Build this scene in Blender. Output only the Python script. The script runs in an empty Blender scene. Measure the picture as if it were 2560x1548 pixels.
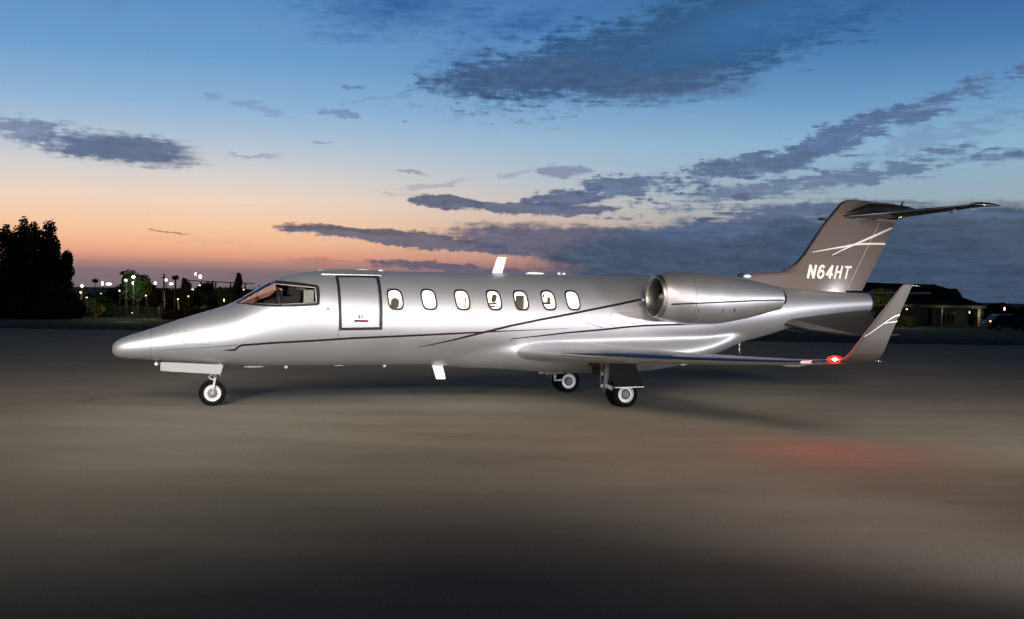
import bpy, bmesh, math, random
from mathutils import Vector, Matrix, noise
R = random.Random(7)
rad = math.radians
scene = bpy.context.scene
COL = scene.collection

# ------------------------------------------------------------------ camera
cam_data = bpy.data.cameras.new("camera")
cam = bpy.data.objects.new("camera", cam_data)
COL.objects.link(cam)
CAM_H = 2.15
pitch, roll = -0.0173, 0.0173
f = Vector((0, math.cos(pitch), math.sin(pitch)))
u0 = Vector((0, -math.sin(pitch), math.cos(pitch)))
r0 = Vector((1, 0, 0))
cr, sr = math.cos(roll), math.sin(roll)
r1 = r0 * cr + u0 * sr
u1 = u0 * cr - r0 * sr
cam.matrix_world = Matrix(((r1.x, u1.x, -f.x, 0), (r1.y, u1.y, -f.y, 0), (r1.z, u1.z, -f.z, CAM_H), (0, 0, 0, 1)))
cam_data.sensor_width = 36
cam_data.lens = 36.663
cam_data.clip_end = 5000
scene.camera = cam

# ------------------------------------------------------------------ exposure
scene.view_settings.view_transform = 'Standard'
scene.view_settings.look = 'None'
scene.view_settings.gamma = 1
scene.view_settings.exposure = 0
scene.view_settings.use_curve_mapping = False
scene.cycles.max_bounces = 6
scene.cycles.sample_clamp_indirect = 4
scene.cycles.use_denoising = True

def lin(c):
    return tuple(((v/255)/12.92 if v/255 <= .04045 else ((v/255+.055)/1.055)**2.4) for v in c)

# ------------------------------------------------------------------ sky: after-sunset gradient with cloud banks
CLOUDS = [
    (-20.69, 6.94, 4.82, 1.03, -0.047, 1.3, 0.42, 0.6, (78, 94, 124)),
    (-24.79, 7.38, 4.26, 0.76, -0.067, 0.7, 1.0, 0.6, (92, 108, 146)),
    (-21.33, 14.04, 1.34, 0.58, -0.017, 0.35, 0.3, 1.0, (88, 108, 150)),
    (-6.82, 15.13, 7.4, 2.13, 0.013, 1.0, 0.4, 1.1, (46, 90, 146)),
    (-9.36, 13.38, 4.48, 0.58, 0.033, 0.6, 0.7, 0.9, (74, 108, 166)),
    (0.82, 14.34, 5.83, 1.57, 0.082, 0.8, 0.6, 1.0, (52, 98, 158)),
    (-2.42, 12.42, 3.81, 1.57, 0.274, 0.7, 0.7, 1.0, (70, 106, 152)),
    (18.11, 14.71, 5.83, 1.01, 0.18, 0.7, 0.9, 1.0, (56, 104, 156)),
    (8.87, 13.29, 14.35, 2.8, 0.218, 1.9, 0.65, 0.9, (44, 82, 122)),
    (0.22, 11.53, 6.72, 1.34, 0.122, 1.5, 0.5, 0.8, (58, 86, 122)),
    (7.62, 11.14, 7.4, 1.3, 0.082, 1.15, 0.4, 0.9, (62, 88, 122)),
    (14.7, 14.51, 9.41, 1.79, 0.218, 1.0, 0.9, 0.8, (50, 98, 150)),
    (11.04, 10.89, 3.36, 0.54, 0.033, 0.6, 0.5, 0.9, (70, 98, 142)),
    (-14.55, 9.56, 2.47, 0.27, -0.117, 0.38, 1.6, 0.35, (96, 116, 158)),
    (-9.41, 9.39, 1.23, 0.29, -0.117, 0.5, 1.2, 0.3, (84, 100, 142)),
    (-8.79, 10.78, 0.9, 0.13, 0.082, 0.55, 0.8, 0.3, (78, 92, 130)),
    (-7.82, 10.25, 1.79, 0.13, 0.274, 0.35, 1.0, 0.4, (100, 118, 158)),
    (16.86, 8.18, 12.1, 0.81, 0.31, 0.95, 1.25, 0.55, (80, 102, 140)),
    (12.38, 7.05, 3.81, 0.67, 0.199, 1.05, 0.9, 0.4, (86, 106, 136)),
    (6.0, 5.95, 3.36, 0.72, 0.132, 1.0, 1.0, 0.4, (86, 106, 136)),
    (16.31, 6.12, 11.66, 0.72, 0.141, 0.75, 1.3, 0.6, (84, 102, 136)),
    (21.74, 8.03, 6.28, 1.34, 0.228, 0.45, 1.3, 0.7, (98, 122, 158)),
    (24.54, 7.09, 3.14, 0.45, 0.082, 0.7, 0.7, 0.7, (84, 108, 142)),
    (-3.61, 4.76, 2.24, 0.58, -0.067, 1.5, 0.35, 0.3, (80, 88, 112)),
    (1.0, 4.59, 5.38, 0.45, 0.003, 1.15, 0.6, 0.35, (84, 94, 120)),
    (2.96, 5.27, 2.69, 0.58, 0.082, 1.0, 0.8, 0.4, (84, 96, 128)),
    (2.28, 6.52, 1.68, 0.4, 0.003, 0.8, 0.9, 0.4, (120, 132, 158)),
    (0.09, 6.31, 1.34, 0.18, 0.228, 0.45, 0.8, 0.4, (130, 140, 165)),
    (-4.5, 5.87, 2.91, 0.22, 0.102, 0.55, 0.7, 0.5, (146, 146, 162)),
    (-6.23, 5.35, 1.79, 0.16, -0.017, 0.45, 0.8, 0.5, (160, 156, 168)),
    (-5.59, 6.4, 1.34, 0.11, -0.097, 0.55, 0.5, 0.4, (118, 122, 148)),
    (-14.1, 7.08, 1.79, 0.11, -0.017, 0.5, 0.5, 0.5, (120, 134, 168)),
    (-10.77, 7.86, 0.56, 0.07, -0.017, 0.5, 0.4, 0.4, (110, 124, 160)),
    (-17.61, 2.77, 1.34, 0.08, -0.057, 0.8, 0.25, 0.4, (140, 112, 104)),
    (-13.81, 0.51, 8.52, 0.27, -0.017, 0.7, 0.4, 0.8, (122, 102, 108)),
    (-5.97, 2.75, 7.85, 0.54, -0.087, 1.5, 0.35, 0.4, (88, 90, 110)),
    (-8.78, 3.16, 4.26, 0.18, -0.037, 1.0, 0.3, 0.4, (96, 90, 104)),
    (-10.89, 1.47, 3.14, 0.31, -0.067, 0.6, 0.6, 0.7, (164, 118, 106)),
    (-15.48, 2.25, 4.48, 0.27, -0.017, 0.35, 0.5, 0.9, (196, 140, 120)),
    (4.76, 2.57, 9.86, 1.26, -0.057, 1.5, 0.25, 0.5, (82, 86, 110)),
    (-2.67, 1.2, 6.28, 0.29, -0.037, 1.2, 0.4, 0.5, (90, 86, 106)),
    (13.32, 1.91, 13.45, 2.47, 0.013, 1.9, 0.12, 0.6, (58, 75, 98)),
    (12.87, 3.57, 9.64, 0.9, 0.043, 1.1, 0.55, 0.6, (74, 92, 122)),
    (15.33, 4.46, 6.28, 0.63, 0.033, 0.95, 0.8, 0.5, (80, 96, 126)),
    (28.85, 2.19, 19.28, 2.91, -0.017, 1.9, 0.1, 0.5, (56, 74, 98)),
    (23.87, 4.18, 4.48, 0.22, -0.017, 0.5, 0.8, 0.5, (88, 110, 140)),
    (12.83, 5.23, 1.12, 0.18, -0.017, 0.7, 0.6, 0.4, (80, 94, 124))]
LEFT = [(0,(112,104,114)),(.8,(132,112,118)),(1.2,(174,132,124)),(1.6,(222,156,132)),(2.3,(242,184,148)),(3.2,(246,200,164)),(4.6,(238,212,192)),(6.0,(212,208,206)),(7.9,(172,192,212)),(9.5,(142,178,212)),(12,(108,158,204)),(15.6,(88,138,190)),(30,(36,54,80)),(55,(15,18,24)),(90,(11,12,14))]
RIGHT = [(0,(64,76,100)),(1.5,(74,88,112)),(3.0,(140,136,138)),(4.6,(156,170,178)),(6.2,(146,174,194)),(8.0,(138,178,206)),(10.5,(102,150,194)),(13,(72,122,174)),(15.6,(52,100,156)),(30,(30,48,70)),(55,(14,17,23)),(90,(11,12,14))]
BACK = [(0,(36,40,52)),(6,(34,42,62)),(15,(28,40,68)),(30,(20,26,38)),(55,(12,15,20)),(90,(11,12,14))]

def build_world():
    w = bpy.data.worlds.new("World"); scene.world = w; w.use_nodes = True
    nt = w.node_tree; N = nt.nodes; L = nt.links; N.clear()
    out = N.new('ShaderNodeOutputWorld'); bg = N.new('ShaderNodeBackground'); L.new(bg.outputs[0], out.inputs[0])
    tc = N.new('ShaderNodeTexCoord'); nrm = N.new('ShaderNodeVectorMath'); nrm.operation = 'NORMALIZE'
    L.new(tc.outputs['Generated'], nrm.inputs[0])
    sep = N.new('ShaderNodeSeparateXYZ'); L.new(nrm.outputs[0], sep.inputs[0])
    def M(op, a, b=None, c=None, clamp=False, tree=None):
        t = tree or nt
        n = t.nodes.new('ShaderNodeMath'); n.operation = op; n.use_clamp = clamp
        for i, v in enumerate((a, b, c)):
            if v is None: continue
            if isinstance(v, (int, float)): n.inputs[i].default_value = v
            else: t.links.new(v, n.inputs[i])
        return n.outputs[0]
    el = M('MULTIPLY', M('ARCSINE', sep.outputs[2]), 57.29578)
    az = M('MULTIPLY', M('ARCTAN2', sep.outputs[0], sep.outputs[1]), 57.29578)
    def ramp(stops):
        r = N.new('ShaderNodeValToRGB'); e = r.color_ramp.elements
        pos = [(max(0, s[0]))/90 for s in stops]
        # warp: sqrt spacing for accuracy near the horizon
        pos = [math.sqrt(p) for p in pos]
        while len(e) < len(stops): e.new(.5)
        for k, (p, s) in enumerate(zip(pos, stops)):
            e[k].position = p; e[k].color = (*lin(s[1]), 1)
        L.new(elw, r.inputs[0]); return r.outputs[0]
    elw = M('SQRT', M('DIVIDE', M('MAXIMUM', el, 0.0), 90.0))
    def mix(fac, a, b):
        n = N.new('ShaderNodeMix'); n.data_type = 'RGBA'
        if isinstance(fac, (int, float)): n.inputs[0].default_value = fac
        else: L.new(fac, n.inputs[0])
        for v, s in ((a, n.inputs[6]), (b, n.inputs[7])):
            if isinstance(v, tuple): s.default_value = (*v, 1)
            else: L.new(v, s)
        return n.outputs[2]
    def smooth(x, lo, hi):
        n = N.new('ShaderNodeMapRange'); n.interpolation_type = 'SMOOTHSTEP'
        L.new(x, n.inputs[0]); n.inputs[1].default_value = lo; n.inputs[2].default_value = hi
        return n.outputs[0]
    # horizon warmth fades towards the right of the sunset and round the back
    col = mix(smooth(az, -16, 20), ramp(LEFT), ramp(RIGHT))
    rel = M('ABSOLUTE', M('SUBTRACT', az, 0.0))
    col = mix(smooth(rel, 48, 100), col, ramp(BACK))
    # cloud coordinates: ragged by noise, stretched along the horizon
    comb = N.new('ShaderNodeCombineXYZ'); L.new(M('MULTIPLY', az, .16), comb.inputs[0]); L.new(M('MULTIPLY', el, .62), comb.inputs[1])
    rot = N.new('ShaderNodeVectorRotate'); rot.rotation_type = 'Z_AXIS'; rot.inputs['Angle'].default_value = rad(-5); L.new(comb.outputs[0], rot.inputs[0])
    def noi(scale, detail, rough, dist=0, vec=None, off=(0, 0, 0)):
        mp = N.new('ShaderNodeMapping'); mp.inputs['Location'].default_value = off
        L.new(vec or rot.outputs[0], mp.inputs[0])
        n = N.new('ShaderNodeTexNoise'); n.inputs['Scale'].default_value = scale; n.inputs['Detail'].default_value = detail
        n.inputs['Roughness'].default_value = rough; n.inputs['Distortion'].default_value = dist
        L.new(mp.outputs[0], n.inputs[0]); return n.outputs[0], n.outputs[1]
    big, bigc = noi(.9, 4, .55, .2)
    fine, finec = noi(3.0, 7, .58, .6)
    comb2 = N.new('ShaderNodeCombineXYZ'); L.new(M('MULTIPLY', az, .55), comb2.inputs[0]); L.new(M('MULTIPLY', el, .9), comb2.inputs[1])
    puff, puffc = noi(2.6, 8, .6, .3, comb2.outputs[0])
    sepc = N.new('ShaderNodeSeparateColor'); L.new(bigc, sepc.inputs[0])
    sepp = N.new('ShaderNodeSeparateColor'); L.new(puffc, sepp.inputs[0])
    azd = M('ADD', az, M('ADD', M('MULTIPLY', M('SUBTRACT', sepc.outputs[0], .5), 4.0), M('MULTIPLY', M('SUBTRACT', sepp.outputs[0], .5), 1.2)))
    eld = M('ADD', el, M('ADD', M('MULTIPLY', M('SUBTRACT', sepc.outputs[1], .5), 1.1), M('MULTIPLY', M('SUBTRACT', sepp.outputs[1], .5), .55)))
    comb3 = N.new('ShaderNodeCombineXYZ'); L.new(M('MULTIPLY', az, .22), comb3.inputs[0]); L.new(M('MULTIPLY', el, 2.1), comb3.inputs[1])
    rot3 = N.new('ShaderNodeVectorRotate'); rot3.rotation_type = 'Z_AXIS'; rot3.inputs['Angle'].default_value = rad(-38); L.new(comb3.outputs[0], rot3.inputs[0])
    streak, _ = noi(2.6, 6, .56, .4, comb3.outputs[0], (3, 7, 0))
    tex = M('ADD', M('MULTIPLY', M('SUBTRACT', streak, .5), 1.2), M('ADD', M('MULTIPLY', M('SUBTRACT', fine, .5), 1.4), M('MULTIPLY', M('SUBTRACT', puff, .5), 1.2)))
    # one group: elliptical bank -> opacity
    g = bpy.data.node_groups.new("cloud_bank", 'ShaderNodeTree')
    for nm in ('az', 'el', 'tex', 'az0', 'el0', 'ia', 'ib', 'cos', 'sin', 'strength', 'ragged', 'soft'):
        g.interface.new_socket(nm, in_out='INPUT', socket_type='NodeSocketFloat')
    g.interface.new_socket('d', in_out='OUTPUT', socket_type='NodeSocketFloat')
    gi = g.nodes.new('NodeGroupInput'); go = g.nodes.new('NodeGroupOutput'); I = gi.outputs
    m = lambda op, a, b=None, c=None, clamp=False: M(op, a, b, c, clamp, g)
    dx = m('SUBTRACT', I[0], I[3]); dy = m('SUBTRACT', I[1], I[4])
    px = m('ADD', m('MULTIPLY', dx, I[7]), m('MULTIPLY', dy, I[8]))
    py = m('SUBTRACT', m('MULTIPLY', dy, I[7]), m('MULTIPLY', dx, I[8]))
    qx = m('MULTIPLY', px, I[5]); qy = m('MULTIPLY', py, I[6])
    r2 = m('SQRT', m('ADD', m('MULTIPLY', qx, qx), m('MULTIPLY', qy, qy)))
    F = m('SUBTRACT', 1.0, r2)
    v = m('ADD', F, m('MULTIPLY', I[2], I[10]))
    gate = m('MULTIPLY', m('SUBTRACT', 1.7, r2), 2.0, None, True)
    dd = m('MULTIPLY', m('MULTIPLY', m('MINIMUM', m('MAXIMUM', m('DIVIDE', v, I[11]), 0.0), 1.0), I[9]), gate)
    s = m('MINIMUM', dd, 1.0)
    # smoothstep
    s3 = m('MULTIPLY', m('MULTIPLY', s, s), m('SUBTRACT', 3.0, m('MULTIPLY', s, 2.0)))
    g.links.new(s3, go.inputs[0])
    for (a0, e0, sa, sb, ang, st, rg, so, c) in CLOUDS:
        n = N.new('ShaderNodeGroup'); n.node_tree = g
        L.new(azd, n.inputs[0]); L.new(eld, n.inputs[1]); L.new(tex, n.inputs[2])
        for i, v in enumerate((a0, e0, 1/sa, 1/sb, math.cos(ang), math.sin(ang), st, rg, so)):
            n.inputs[3+i].default_value = v
        l = lin(c)
        op = M('MULTIPLY', n.outputs[0], .93)
        # relief inside the bank: thicker parts darker, thin parts let the sky through
        shade = N.new('ShaderNodeMapRange'); L.new(tex, shade.inputs[0]); shade.inputs[1].default_value = -.8; shade.inputs[2].default_value = .8
        dark = tuple(q*.76 for q in l); light = tuple(min(1, q*1.55+.01) for q in l)
        cc = mix(shade.outputs[0], light, dark)
        col = mix(op, col, cc)
    # scattered clouds higher up, beyond the frame
    hi = M('MULTIPLY', smooth(el, 19, 30), M('MULTIPLY', smooth(big, .52, .7), .6))
    col = mix(hi, col, lin((40, 56, 96)))
    # below the horizon
    low = smooth(el, 0.0, -2.0)
    L.new(col, bg.inputs[0]); bg.inputs[1].default_value = 1.0
    # a little physical twilight sky under it all
    sky = N.new('ShaderNodeTexSky'); sky.sky_type = 'NISHITA'; sky.sun_disc = False
    sky.sun_elevation = rad(-1.5); sky.sun_rotation = rad(-28)
    bg2 = N.new('ShaderNodeBackground'); L.new(sky.outputs[0], bg2.inputs[0]); bg2.inputs[1].default_value = .006
    add = N.new('ShaderNodeAddShader'); L.new(bg.outputs[0], add.inputs[0]); L.new(bg2.outputs[0], add.inputs[1])
    L.new(add.outputs[0], out.inputs[0])
    w.cycles.sampling_method = 'MANUAL'; w.cycles.sample_map_resolution = 512
build_world()

# ------------------------------------------------------------------ apron floodlights and added ground fill (stand outside the picture)
def spot(name, loc, target, watts, size_deg, blend, radius, color):
    d = bpy.data.lights.new(name, 'SPOT'); d.energy = watts; d.spot_size = rad(size_deg); d.spot_blend = blend
    d.shadow_soft_size = radius; d.color = color
    o = bpy.data.objects.new(name, d); COL.objects.link(o); o.location = loc
    o.rotation_euler = (Vector(target)-Vector(loc)).to_track_quat('-Z', 'Y').to_euler()
    return o
spot("floodlight_key", (-6.3, 3.6, 4.2), (-3.6, 20.0, 2.4), 6800, 44, 1.0, .5, (.98, .975, 1.0))
spot("floodlight_low", (7.5, 4.0, 0.9), (-3.6, 19.4, 2.6), 4000, 44, 1.0, .40, (.98, .96, 1.0))
spot("floodlight_aft", (13.5, 11.3, 1.0), (1.6, 21.0, 2.2), 3100, 62, .8, .22, (.98, .96, 1.0))
spot("floodlight_tail", (20.5, 15.5, 1.2), (6.2, 22.3, 2.2), 2500, 42, 1.0, .35, (.98, .96, 1.0))
for k, (mx, tx, ty) in enumerate(((-13.5, -11, 20.5), (-4.5, -4.0, 20.5), (4.5, 4.0, 20.5), (13.5, 11, 20.5))):
    spot("ground_fill_light", (mx, 1.0, 8.8), (tx, ty, 0), (7400, 8300, 8300, 7400)[k], 54, 1.0, 2.6, (1.0, .90, .76))  # added spots that brighten the ground around the jet

spot("ground_fill_light", (0.0, -3.0, 10.0), (0.0, 6.0, 0), 150, 140, .6, .6, (1.0, .78, .50))  # added wide warm fill for the near ground

# ------------------------------------------------------------------ helpers
def tag(o, label=None, cat=None, group=None, kind=None):
    if label: o['label'] = label
    if cat: o['category'] = cat
    if group: o['group'] = group
    if kind: o['kind'] = kind
    return o
def empty(name, loc=(0, 0, 0), rz=0):
    o = bpy.data.objects.new(name, None); COL.objects.link(o); o.location = loc; o.rotation_euler = (0, 0, rz); return o
def link(name, me, mat=None, parent=None):
    o = bpy.data.objects.new(name, me); COL.objects.link(o)
    if mat is not None and not me.materials: me.materials.append(mat)
    if parent is not None: o.parent = parent
    return o
def obj(name, bm, mat, parent=None, smooth=True, recalc=True):
    if recalc: bmesh.ops.recalc_face_normals(bm, faces=bm.faces)
    me = bpy.data.meshes.new(name); bm.to_mesh(me); bm.free()
    me.polygons.foreach_set('use_smooth', [smooth]*len(me.polygons))
    if smooth == 'auto': pass
    me.materials.append(mat)
    return link(name, me, None, parent)
def crease(o, deg=35):
    me = o.data
    try: me.set_sharp_from_angle(angle=rad(deg))
    except Exception: pass
    return o
def bm_box(bm, c, s, rz=0, rx=0, ry=0):
    m = Matrix.Translation(c) @ Matrix.Rotation(rz, 4, 'Z') @ Matrix.Rotation(ry, 4, 'Y') @ Matrix.Rotation(rx, 4, 'X') @ Matrix.Diagonal((s[0], s[1], s[2], 1))
    bmesh.ops.create_cube(bm, size=1, matrix=m)
def bm_tube(bm, a, b, r1_, r2_=None, n=12, cap=True):
    a, b = Vector(a), Vector(b); d = b-a
    if r2_ is None: r2_ = r1_
    m = Matrix.Translation((a+b)/2) @ d.to_track_quat('Z', 'Y').to_matrix().to_4x4()
    bmesh.ops.create_cone(bm, cap_ends=cap, segments=n, radius1=r1_, radius2=r2_, depth=d.length, matrix=m)
def bm_ball(bm, c, r, s=(1, 1, 1), u=14, v=9):
    bmesh.ops.create_uvsphere(bm, u_segments=u, v_segments=v, radius=r, matrix=Matrix.Translation(c) @ Matrix.Diagonal((*s, 1)))
def bm_loft(bm, rings, cap0=True, cap1=True, closed=True):
    vs = [[bm.verts.new(p) for p in r] for r in rings]
    n = len(rings[0])
    for i in range(len(vs)-1):
        for j in range(n if closed else n-1):
            k = (j+1) % n
            try: bm.faces.new((vs[i][j], vs[i][k], vs[i+1][k], vs[i+1][j]))
            except ValueError: pass
    if cap0: bm.faces.new(vs[0][::-1])
    if cap1: bm.faces.new(vs[-1])
    return vs
def bm_lathe(bm, prof, axis='x', c=(0, 0, 0), n=40):
    """prof: (axial, radius)"""
    rings = []
    for (a, r) in prof:
        ring = []
        for j in range(n):
            t = 2*math.pi*j/n; p = (a, r*math.cos(t), r*math.sin(t)) if axis == 'x' else ((r*math.cos(t), a, r*math.sin(t)) if axis == 'y' else (r*math.cos(t), r*math.sin(t), a))
            ring.append((p[0]+c[0], p[1]+c[1], p[2]+c[2]))
        rings.append(ring)
    bm_loft(bm, rings, False, False)

# ------------------------------------------------------------------ materials
def mat(name, base, rough=.5, metal=0, coat=0, coat_rough=.05, emit=None, estr=0, var=0, vscale=4, bump=0, bscale=30, spec=.5, rvar=0, stretch=(1, 1, 1), alpha=None, coords='Object'):
    m = bpy.data.materials.new(name); m.use_nodes = True
    nt = m.node_tree; N = nt.nodes; L = nt.links; b = N['Principled BSDF']
    b.inputs['Base Color'].default_value = (*base, 1); b.inputs['Roughness'].default_value = rough
    b.inputs['Metallic'].default_value = metal; b.inputs['Coat Weight'].default_value = coat; b.inputs['Coat Roughness'].default_value = coat_rough
    b.inputs['Specular IOR Level'].default_value = spec
    if emit: b.inputs['Emission Color'].default_value = (*emit, 1); b.inputs['Emission Strength'].default_value = estr
    if var or bump or rvar:
        tc = N.new('ShaderNodeTexCoord'); mp = N.new('ShaderNodeMapping'); mp.inputs['Scale'].default_value = stretch
        L.new(tc.outputs[coords], mp.inputs[0])
        n = N.new('ShaderNodeTexNoise'); n.inputs['Scale'].default_value = vscale; n.inputs['Detail'].default_value = 6; n.inputs['Roughness'].default_value = .6
        L.new(mp.outputs[0], n.inputs[0])
        if var:
            r = N.new('ShaderNodeMapRange'); L.new(n.outputs[0], r.inputs[0]); r.inputs[1].default_value = .25; r.inputs[2].default_value = .75
            r.inputs[3].default_value = 1-var; r.inputs[4].default_value = 1+var
            mx = N.new('ShaderNodeVectorMath'); mx.operation = 'SCALE'; mx.inputs[0].default_value = base; L.new(r.outputs[0], mx.inputs['Scale'])
            L.new(mx.outputs[0], b.inputs['Base Color'])
        if rvar:
            r = N.new('ShaderNodeMapRange'); L.new(n.outputs[0], r.inputs[0]); r.inputs[1].default_value = .25; r.inputs[2].default_value = .75
            r.inputs[3].default_value = max(.02, rough-rvar); r.inputs[4].default_value = rough+rvar; L.new(r.outputs[0], b.inputs['Roughness'])
        if bump:
            n2 = N.new('ShaderNodeTexNoise'); n2.inputs['Scale'].default_value = bscale; n2.inputs['Detail'].default_value = 5; L.new(mp.outputs[0], n2.inputs[0])
            bu = N.new('ShaderNodeBump'); bu.inputs['Strength'].default_value = bump; bu.inputs['Distance'].default_value = .02
            L.new(n2.outputs[0], bu.inputs['Height']); L.new(bu.outputs[0], b.inputs['Normal'])
    return m
MT = {}
MT['silver'] = mat('silver_paint', (.575, .585, .625), .48, .80, .25, .16, var=.03, vscale=1.2, rvar=.03)
MT['silver_grey'] = mat('silver_nacelle', (.54, .545, .57), .42, .82, .25, .14, var=.04, vscale=2, rvar=.04)
MT['taupe'] = mat('taupe_metallic_paint', (.125, .094, .082), .55, .25, .4, .12, var=.05, vscale=3, rvar=.04)
MT['stripe'] = mat('dark_stripe_paint', (.02, .012, .015), .5, 0, .05, spec=.2)
MT['seal'] = mat('black_rubber_seal', (.012, .010, .013), .5)
MT['navy'] = mat('dark_window_surround', (.022, .024, .032), .3, .2, .2)
MT['silver_white'] = mat('pale_grey_door_paint', (.34, .335, .34), .45, .3)
MT['shade_dark'] = mat('window_ring_metal', (.05, .045, .05), .35, .5, .1)
MT['white'] = mat('white_paint', (.85, .85, .85), .35, var=.03)
MT['lettering'] = mat('cream_white_lettering', (.9, .86, .80), .4, emit=None)
MT['chrome'] = mat('polished_metal', (.78, .80, .84), .2, 1, rvar=.03, var=.03)
MT['steel'] = mat('grey_gear_metal', (.55, .56, .58), .32, .6, var=.1, vscale=12)
MT['black'] = mat('charcoal_paint_and_tail_shade', (.012, .012, .013), .38, 0, .3)  # on tail fairing and tailplane the colour holds the unlit underside's shade
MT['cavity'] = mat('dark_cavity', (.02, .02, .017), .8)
MT['green_primer'] = mat('primer_green_bay', (.09, .10, .06), .7, var=.4, vscale=9)
MT['fan'] = mat('titanium_fan', (.12, .125, .10), .5, .5, var=.2, vscale=10)
MT['tyre'] = mat('black_tyre_rubber', (.004, .004, .005), .9, bump=.3, bscale=60, spec=.15)
MT['rim'] = mat('pale_wheel_rim', (.62, .63, .64), .38, .3, var=.06, vscale=14)
MT['hub'] = mat('hub_grey', (.22, .22, .22), .6, .1, var=.15, vscale=20)
MT['gear_door'] = mat('grey_gear_door', (.008, .008, .007), .6, 0, spec=.1, var=.1)
MT['glass'] = mat('dark_glass', (.006, .006, .008), .06, 0, .3, .02, spec=.5)
MT['cabin_light'] = mat('lit_cabin_lining', (.8, .76, .68), .6, emit=(1, .93, .80), estr=.95, var=.04, vscale=3)
MT['seat'] = mat('taupe_leather_seat', (.035, .032, .026), .7, var=.2, vscale=20)
MT['shade'] = mat('grey_window_shade', (.06, .057, .05), .8)
MT['pane'] = None
MT['lip'] = mat('dull_polished_lip', (.38, .38, .36), .42, 1, rvar=.05, var=.05)
MT['winglet'] = mat('dark_taupe_winglet_paint', (.062, .052, .046), .5, .3, .25, .15, var=.06, vscale=3)
MT['strake'] = mat('strake_unlit_shade', (.022, .020, .020), .55, .1)  # darkened so the colour carries the shade of the unlit strake face
MT['far_window_light'] = mat('far_window_light_pale', (.40, .42, .36), .8, var=.25, vscale=25, stretch=(4, 1, .5))  # pale colour stands in for light coming through the far windows
MT['cream'] = mat('cream_trim', (.6, .5, .36), .5)
MT['red'] = mat('dark_red_handle', (.16, .006, .02), .35)
MT['nav_red'] = mat('red_navigation_lens', (1, .01, .005), .2, emit=(1, .010, .006), estr=3.2)
MT['nav_core'] = mat('navigation_bulb', (1, .6, .5), .2, emit=(1, .35, .25), estr=60)
MT['lamp_clear'] = mat('clear_lamp_lens', (.8, .85, .9), .12, emit=(.85, .92, 1), estr=.2)

# ------------------------------------------------------------------ the jet: lofted from its side and plan profiles
def pchip(xs, ys):
    n = len(xs); h = [xs[i+1]-xs[i] for i in range(n-1)]; d = [(ys[i+1]-ys[i])/h[i] for i in range(n-1)]
    m = [0.0]*n; m[0] = d[0]; m[-1] = d[-1]
    for i in range(1, n-1):
        if d[i-1]*d[i] > 0:
            w1 = 2*h[i]+h[i-1]; w2 = h[i]+2*h[i-1]; m[i] = (w1+w2)/(w1/d[i-1]+w2/d[i])
    def fn(x):
        if x <= xs[0]: return ys[0]
        if x >= xs[-1]: return ys[-1]
        i = 0
        while x > xs[i+1]: i += 1
        t = (x-xs[i])/h[i]
        return (ys[i]*(1+2*t)*(1-t)**2+h[i]*m[i]*t*(1-t)**2+ys[i+1]*t*t*(3-2*t)+h[i]*m[i+1]*t*t*(t-1))
    return fn
TOP=[(0,1.01),(.008,1.065),(.03,1.12),(.09,1.178),(.2,1.235),(.475,1.33),(.847,1.456),(1.227,1.592),(1.612,1.715),(1.9,1.81),(2.1,1.905),(2.4,2.085),(2.65,2.235),(2.85,2.335),(3.05,2.4),(3.3,2.445),(3.7,2.475),(4.2,2.487),(5,2.497),(7,2.505),(9.1,2.505),(10.3,2.5),(11.5,2.468),(13.4,2.36),(14.4,2.29),(15.73,2.24)]
BOT=[(0,1.01),(.008,.965),(.03,.93),(.09,.89),(.2,.868),(.48,.847),(.8,.82),(1.3,.775),(1.86,.735),(2.8,.717),(4.77,.722),(7,.728),(9.3,.735),(10.2,.765),(11,.85),(11.62,.975),(12.0,1.06),(12.78,1.226),(13.93,1.52),(14.9,1.7),(15.73,1.81)]
WID=[(0,0),(.008,.05),(.03,.095),(.09,.15),(.2,.205),(.475,.29),(.847,.385),(1.227,.475),(1.612,.56),(2.1,.66),(2.6,.745),(3.2,.815),(3.9,.862),(4.7,.878),(11,.878),(11.8,.85),(12.6,.76),(13.5,.62),(14.5,.44),(15.73,.215)]
ft=pchip(*zip(*TOP)); fb=pchip(*zip(*BOT)); fw=pchip(*zip(*WID))
def ysurf(x,z):
    T,B,w=ft(x),fb(x),fw(x); zc=(T+B)/2; r=(z-zc)/((T-B)/2)
    return w*math.sqrt(max(0,1-r*r)) if abs(r)<1 else 0.0

# jet coordinates: x aft of the nose tip, y towards its left side, z up.  In the mesh: (x, -y, z)
def J(p): return (p[0], -p[1], p[2])
JET = empty('private_jet', (-6.9547, 18.1541, 0), 0.3332)
tag(JET, 'silver twin engine business jet with taupe tail and N64HT on its fin', 'jet')

import numpy as np
# belly and wing-root fairing, blended into the body of revolution
ftt = pchip([5.4, 7.3, 8.0, 8.6, 9.6, 10.6, 11.3, 12.0, 12.9], [1.28, 1.28, 1.29, 1.31, 1.33, 1.35, 1.38, 1.50, 1.62])
fbb = pchip([5.4, 6.0, 6.6, 7.24, 7.87, 9.0, 10.0, 10.9, 11.6, 12.3, 12.9], [.78, .76, .722, .668, .590, .540, .56, .68, .88, 1.16, 1.38])
fww = pchip([5.4, 6.2, 6.8, 7.3, 7.8, 8.5, 9.6, 10.4, 11.1, 11.8, 12.4, 12.9], [.25, .40, .58, .74, .86, .94, .97, .95, .88, .72, .42, .05])
fcc = pchip([4.6, 6.0, 10.8, 12.0, 12.9], [(ft(4.6)+fb(4.6))/2, 1.2, 1.2, 1.50, (ft(12.9)+fb(12.9))/2])
def zmid(x): return (ft(x)+fb(x))/2 if x < 4.6 or x > 12.9 else fcc(x)
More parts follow.
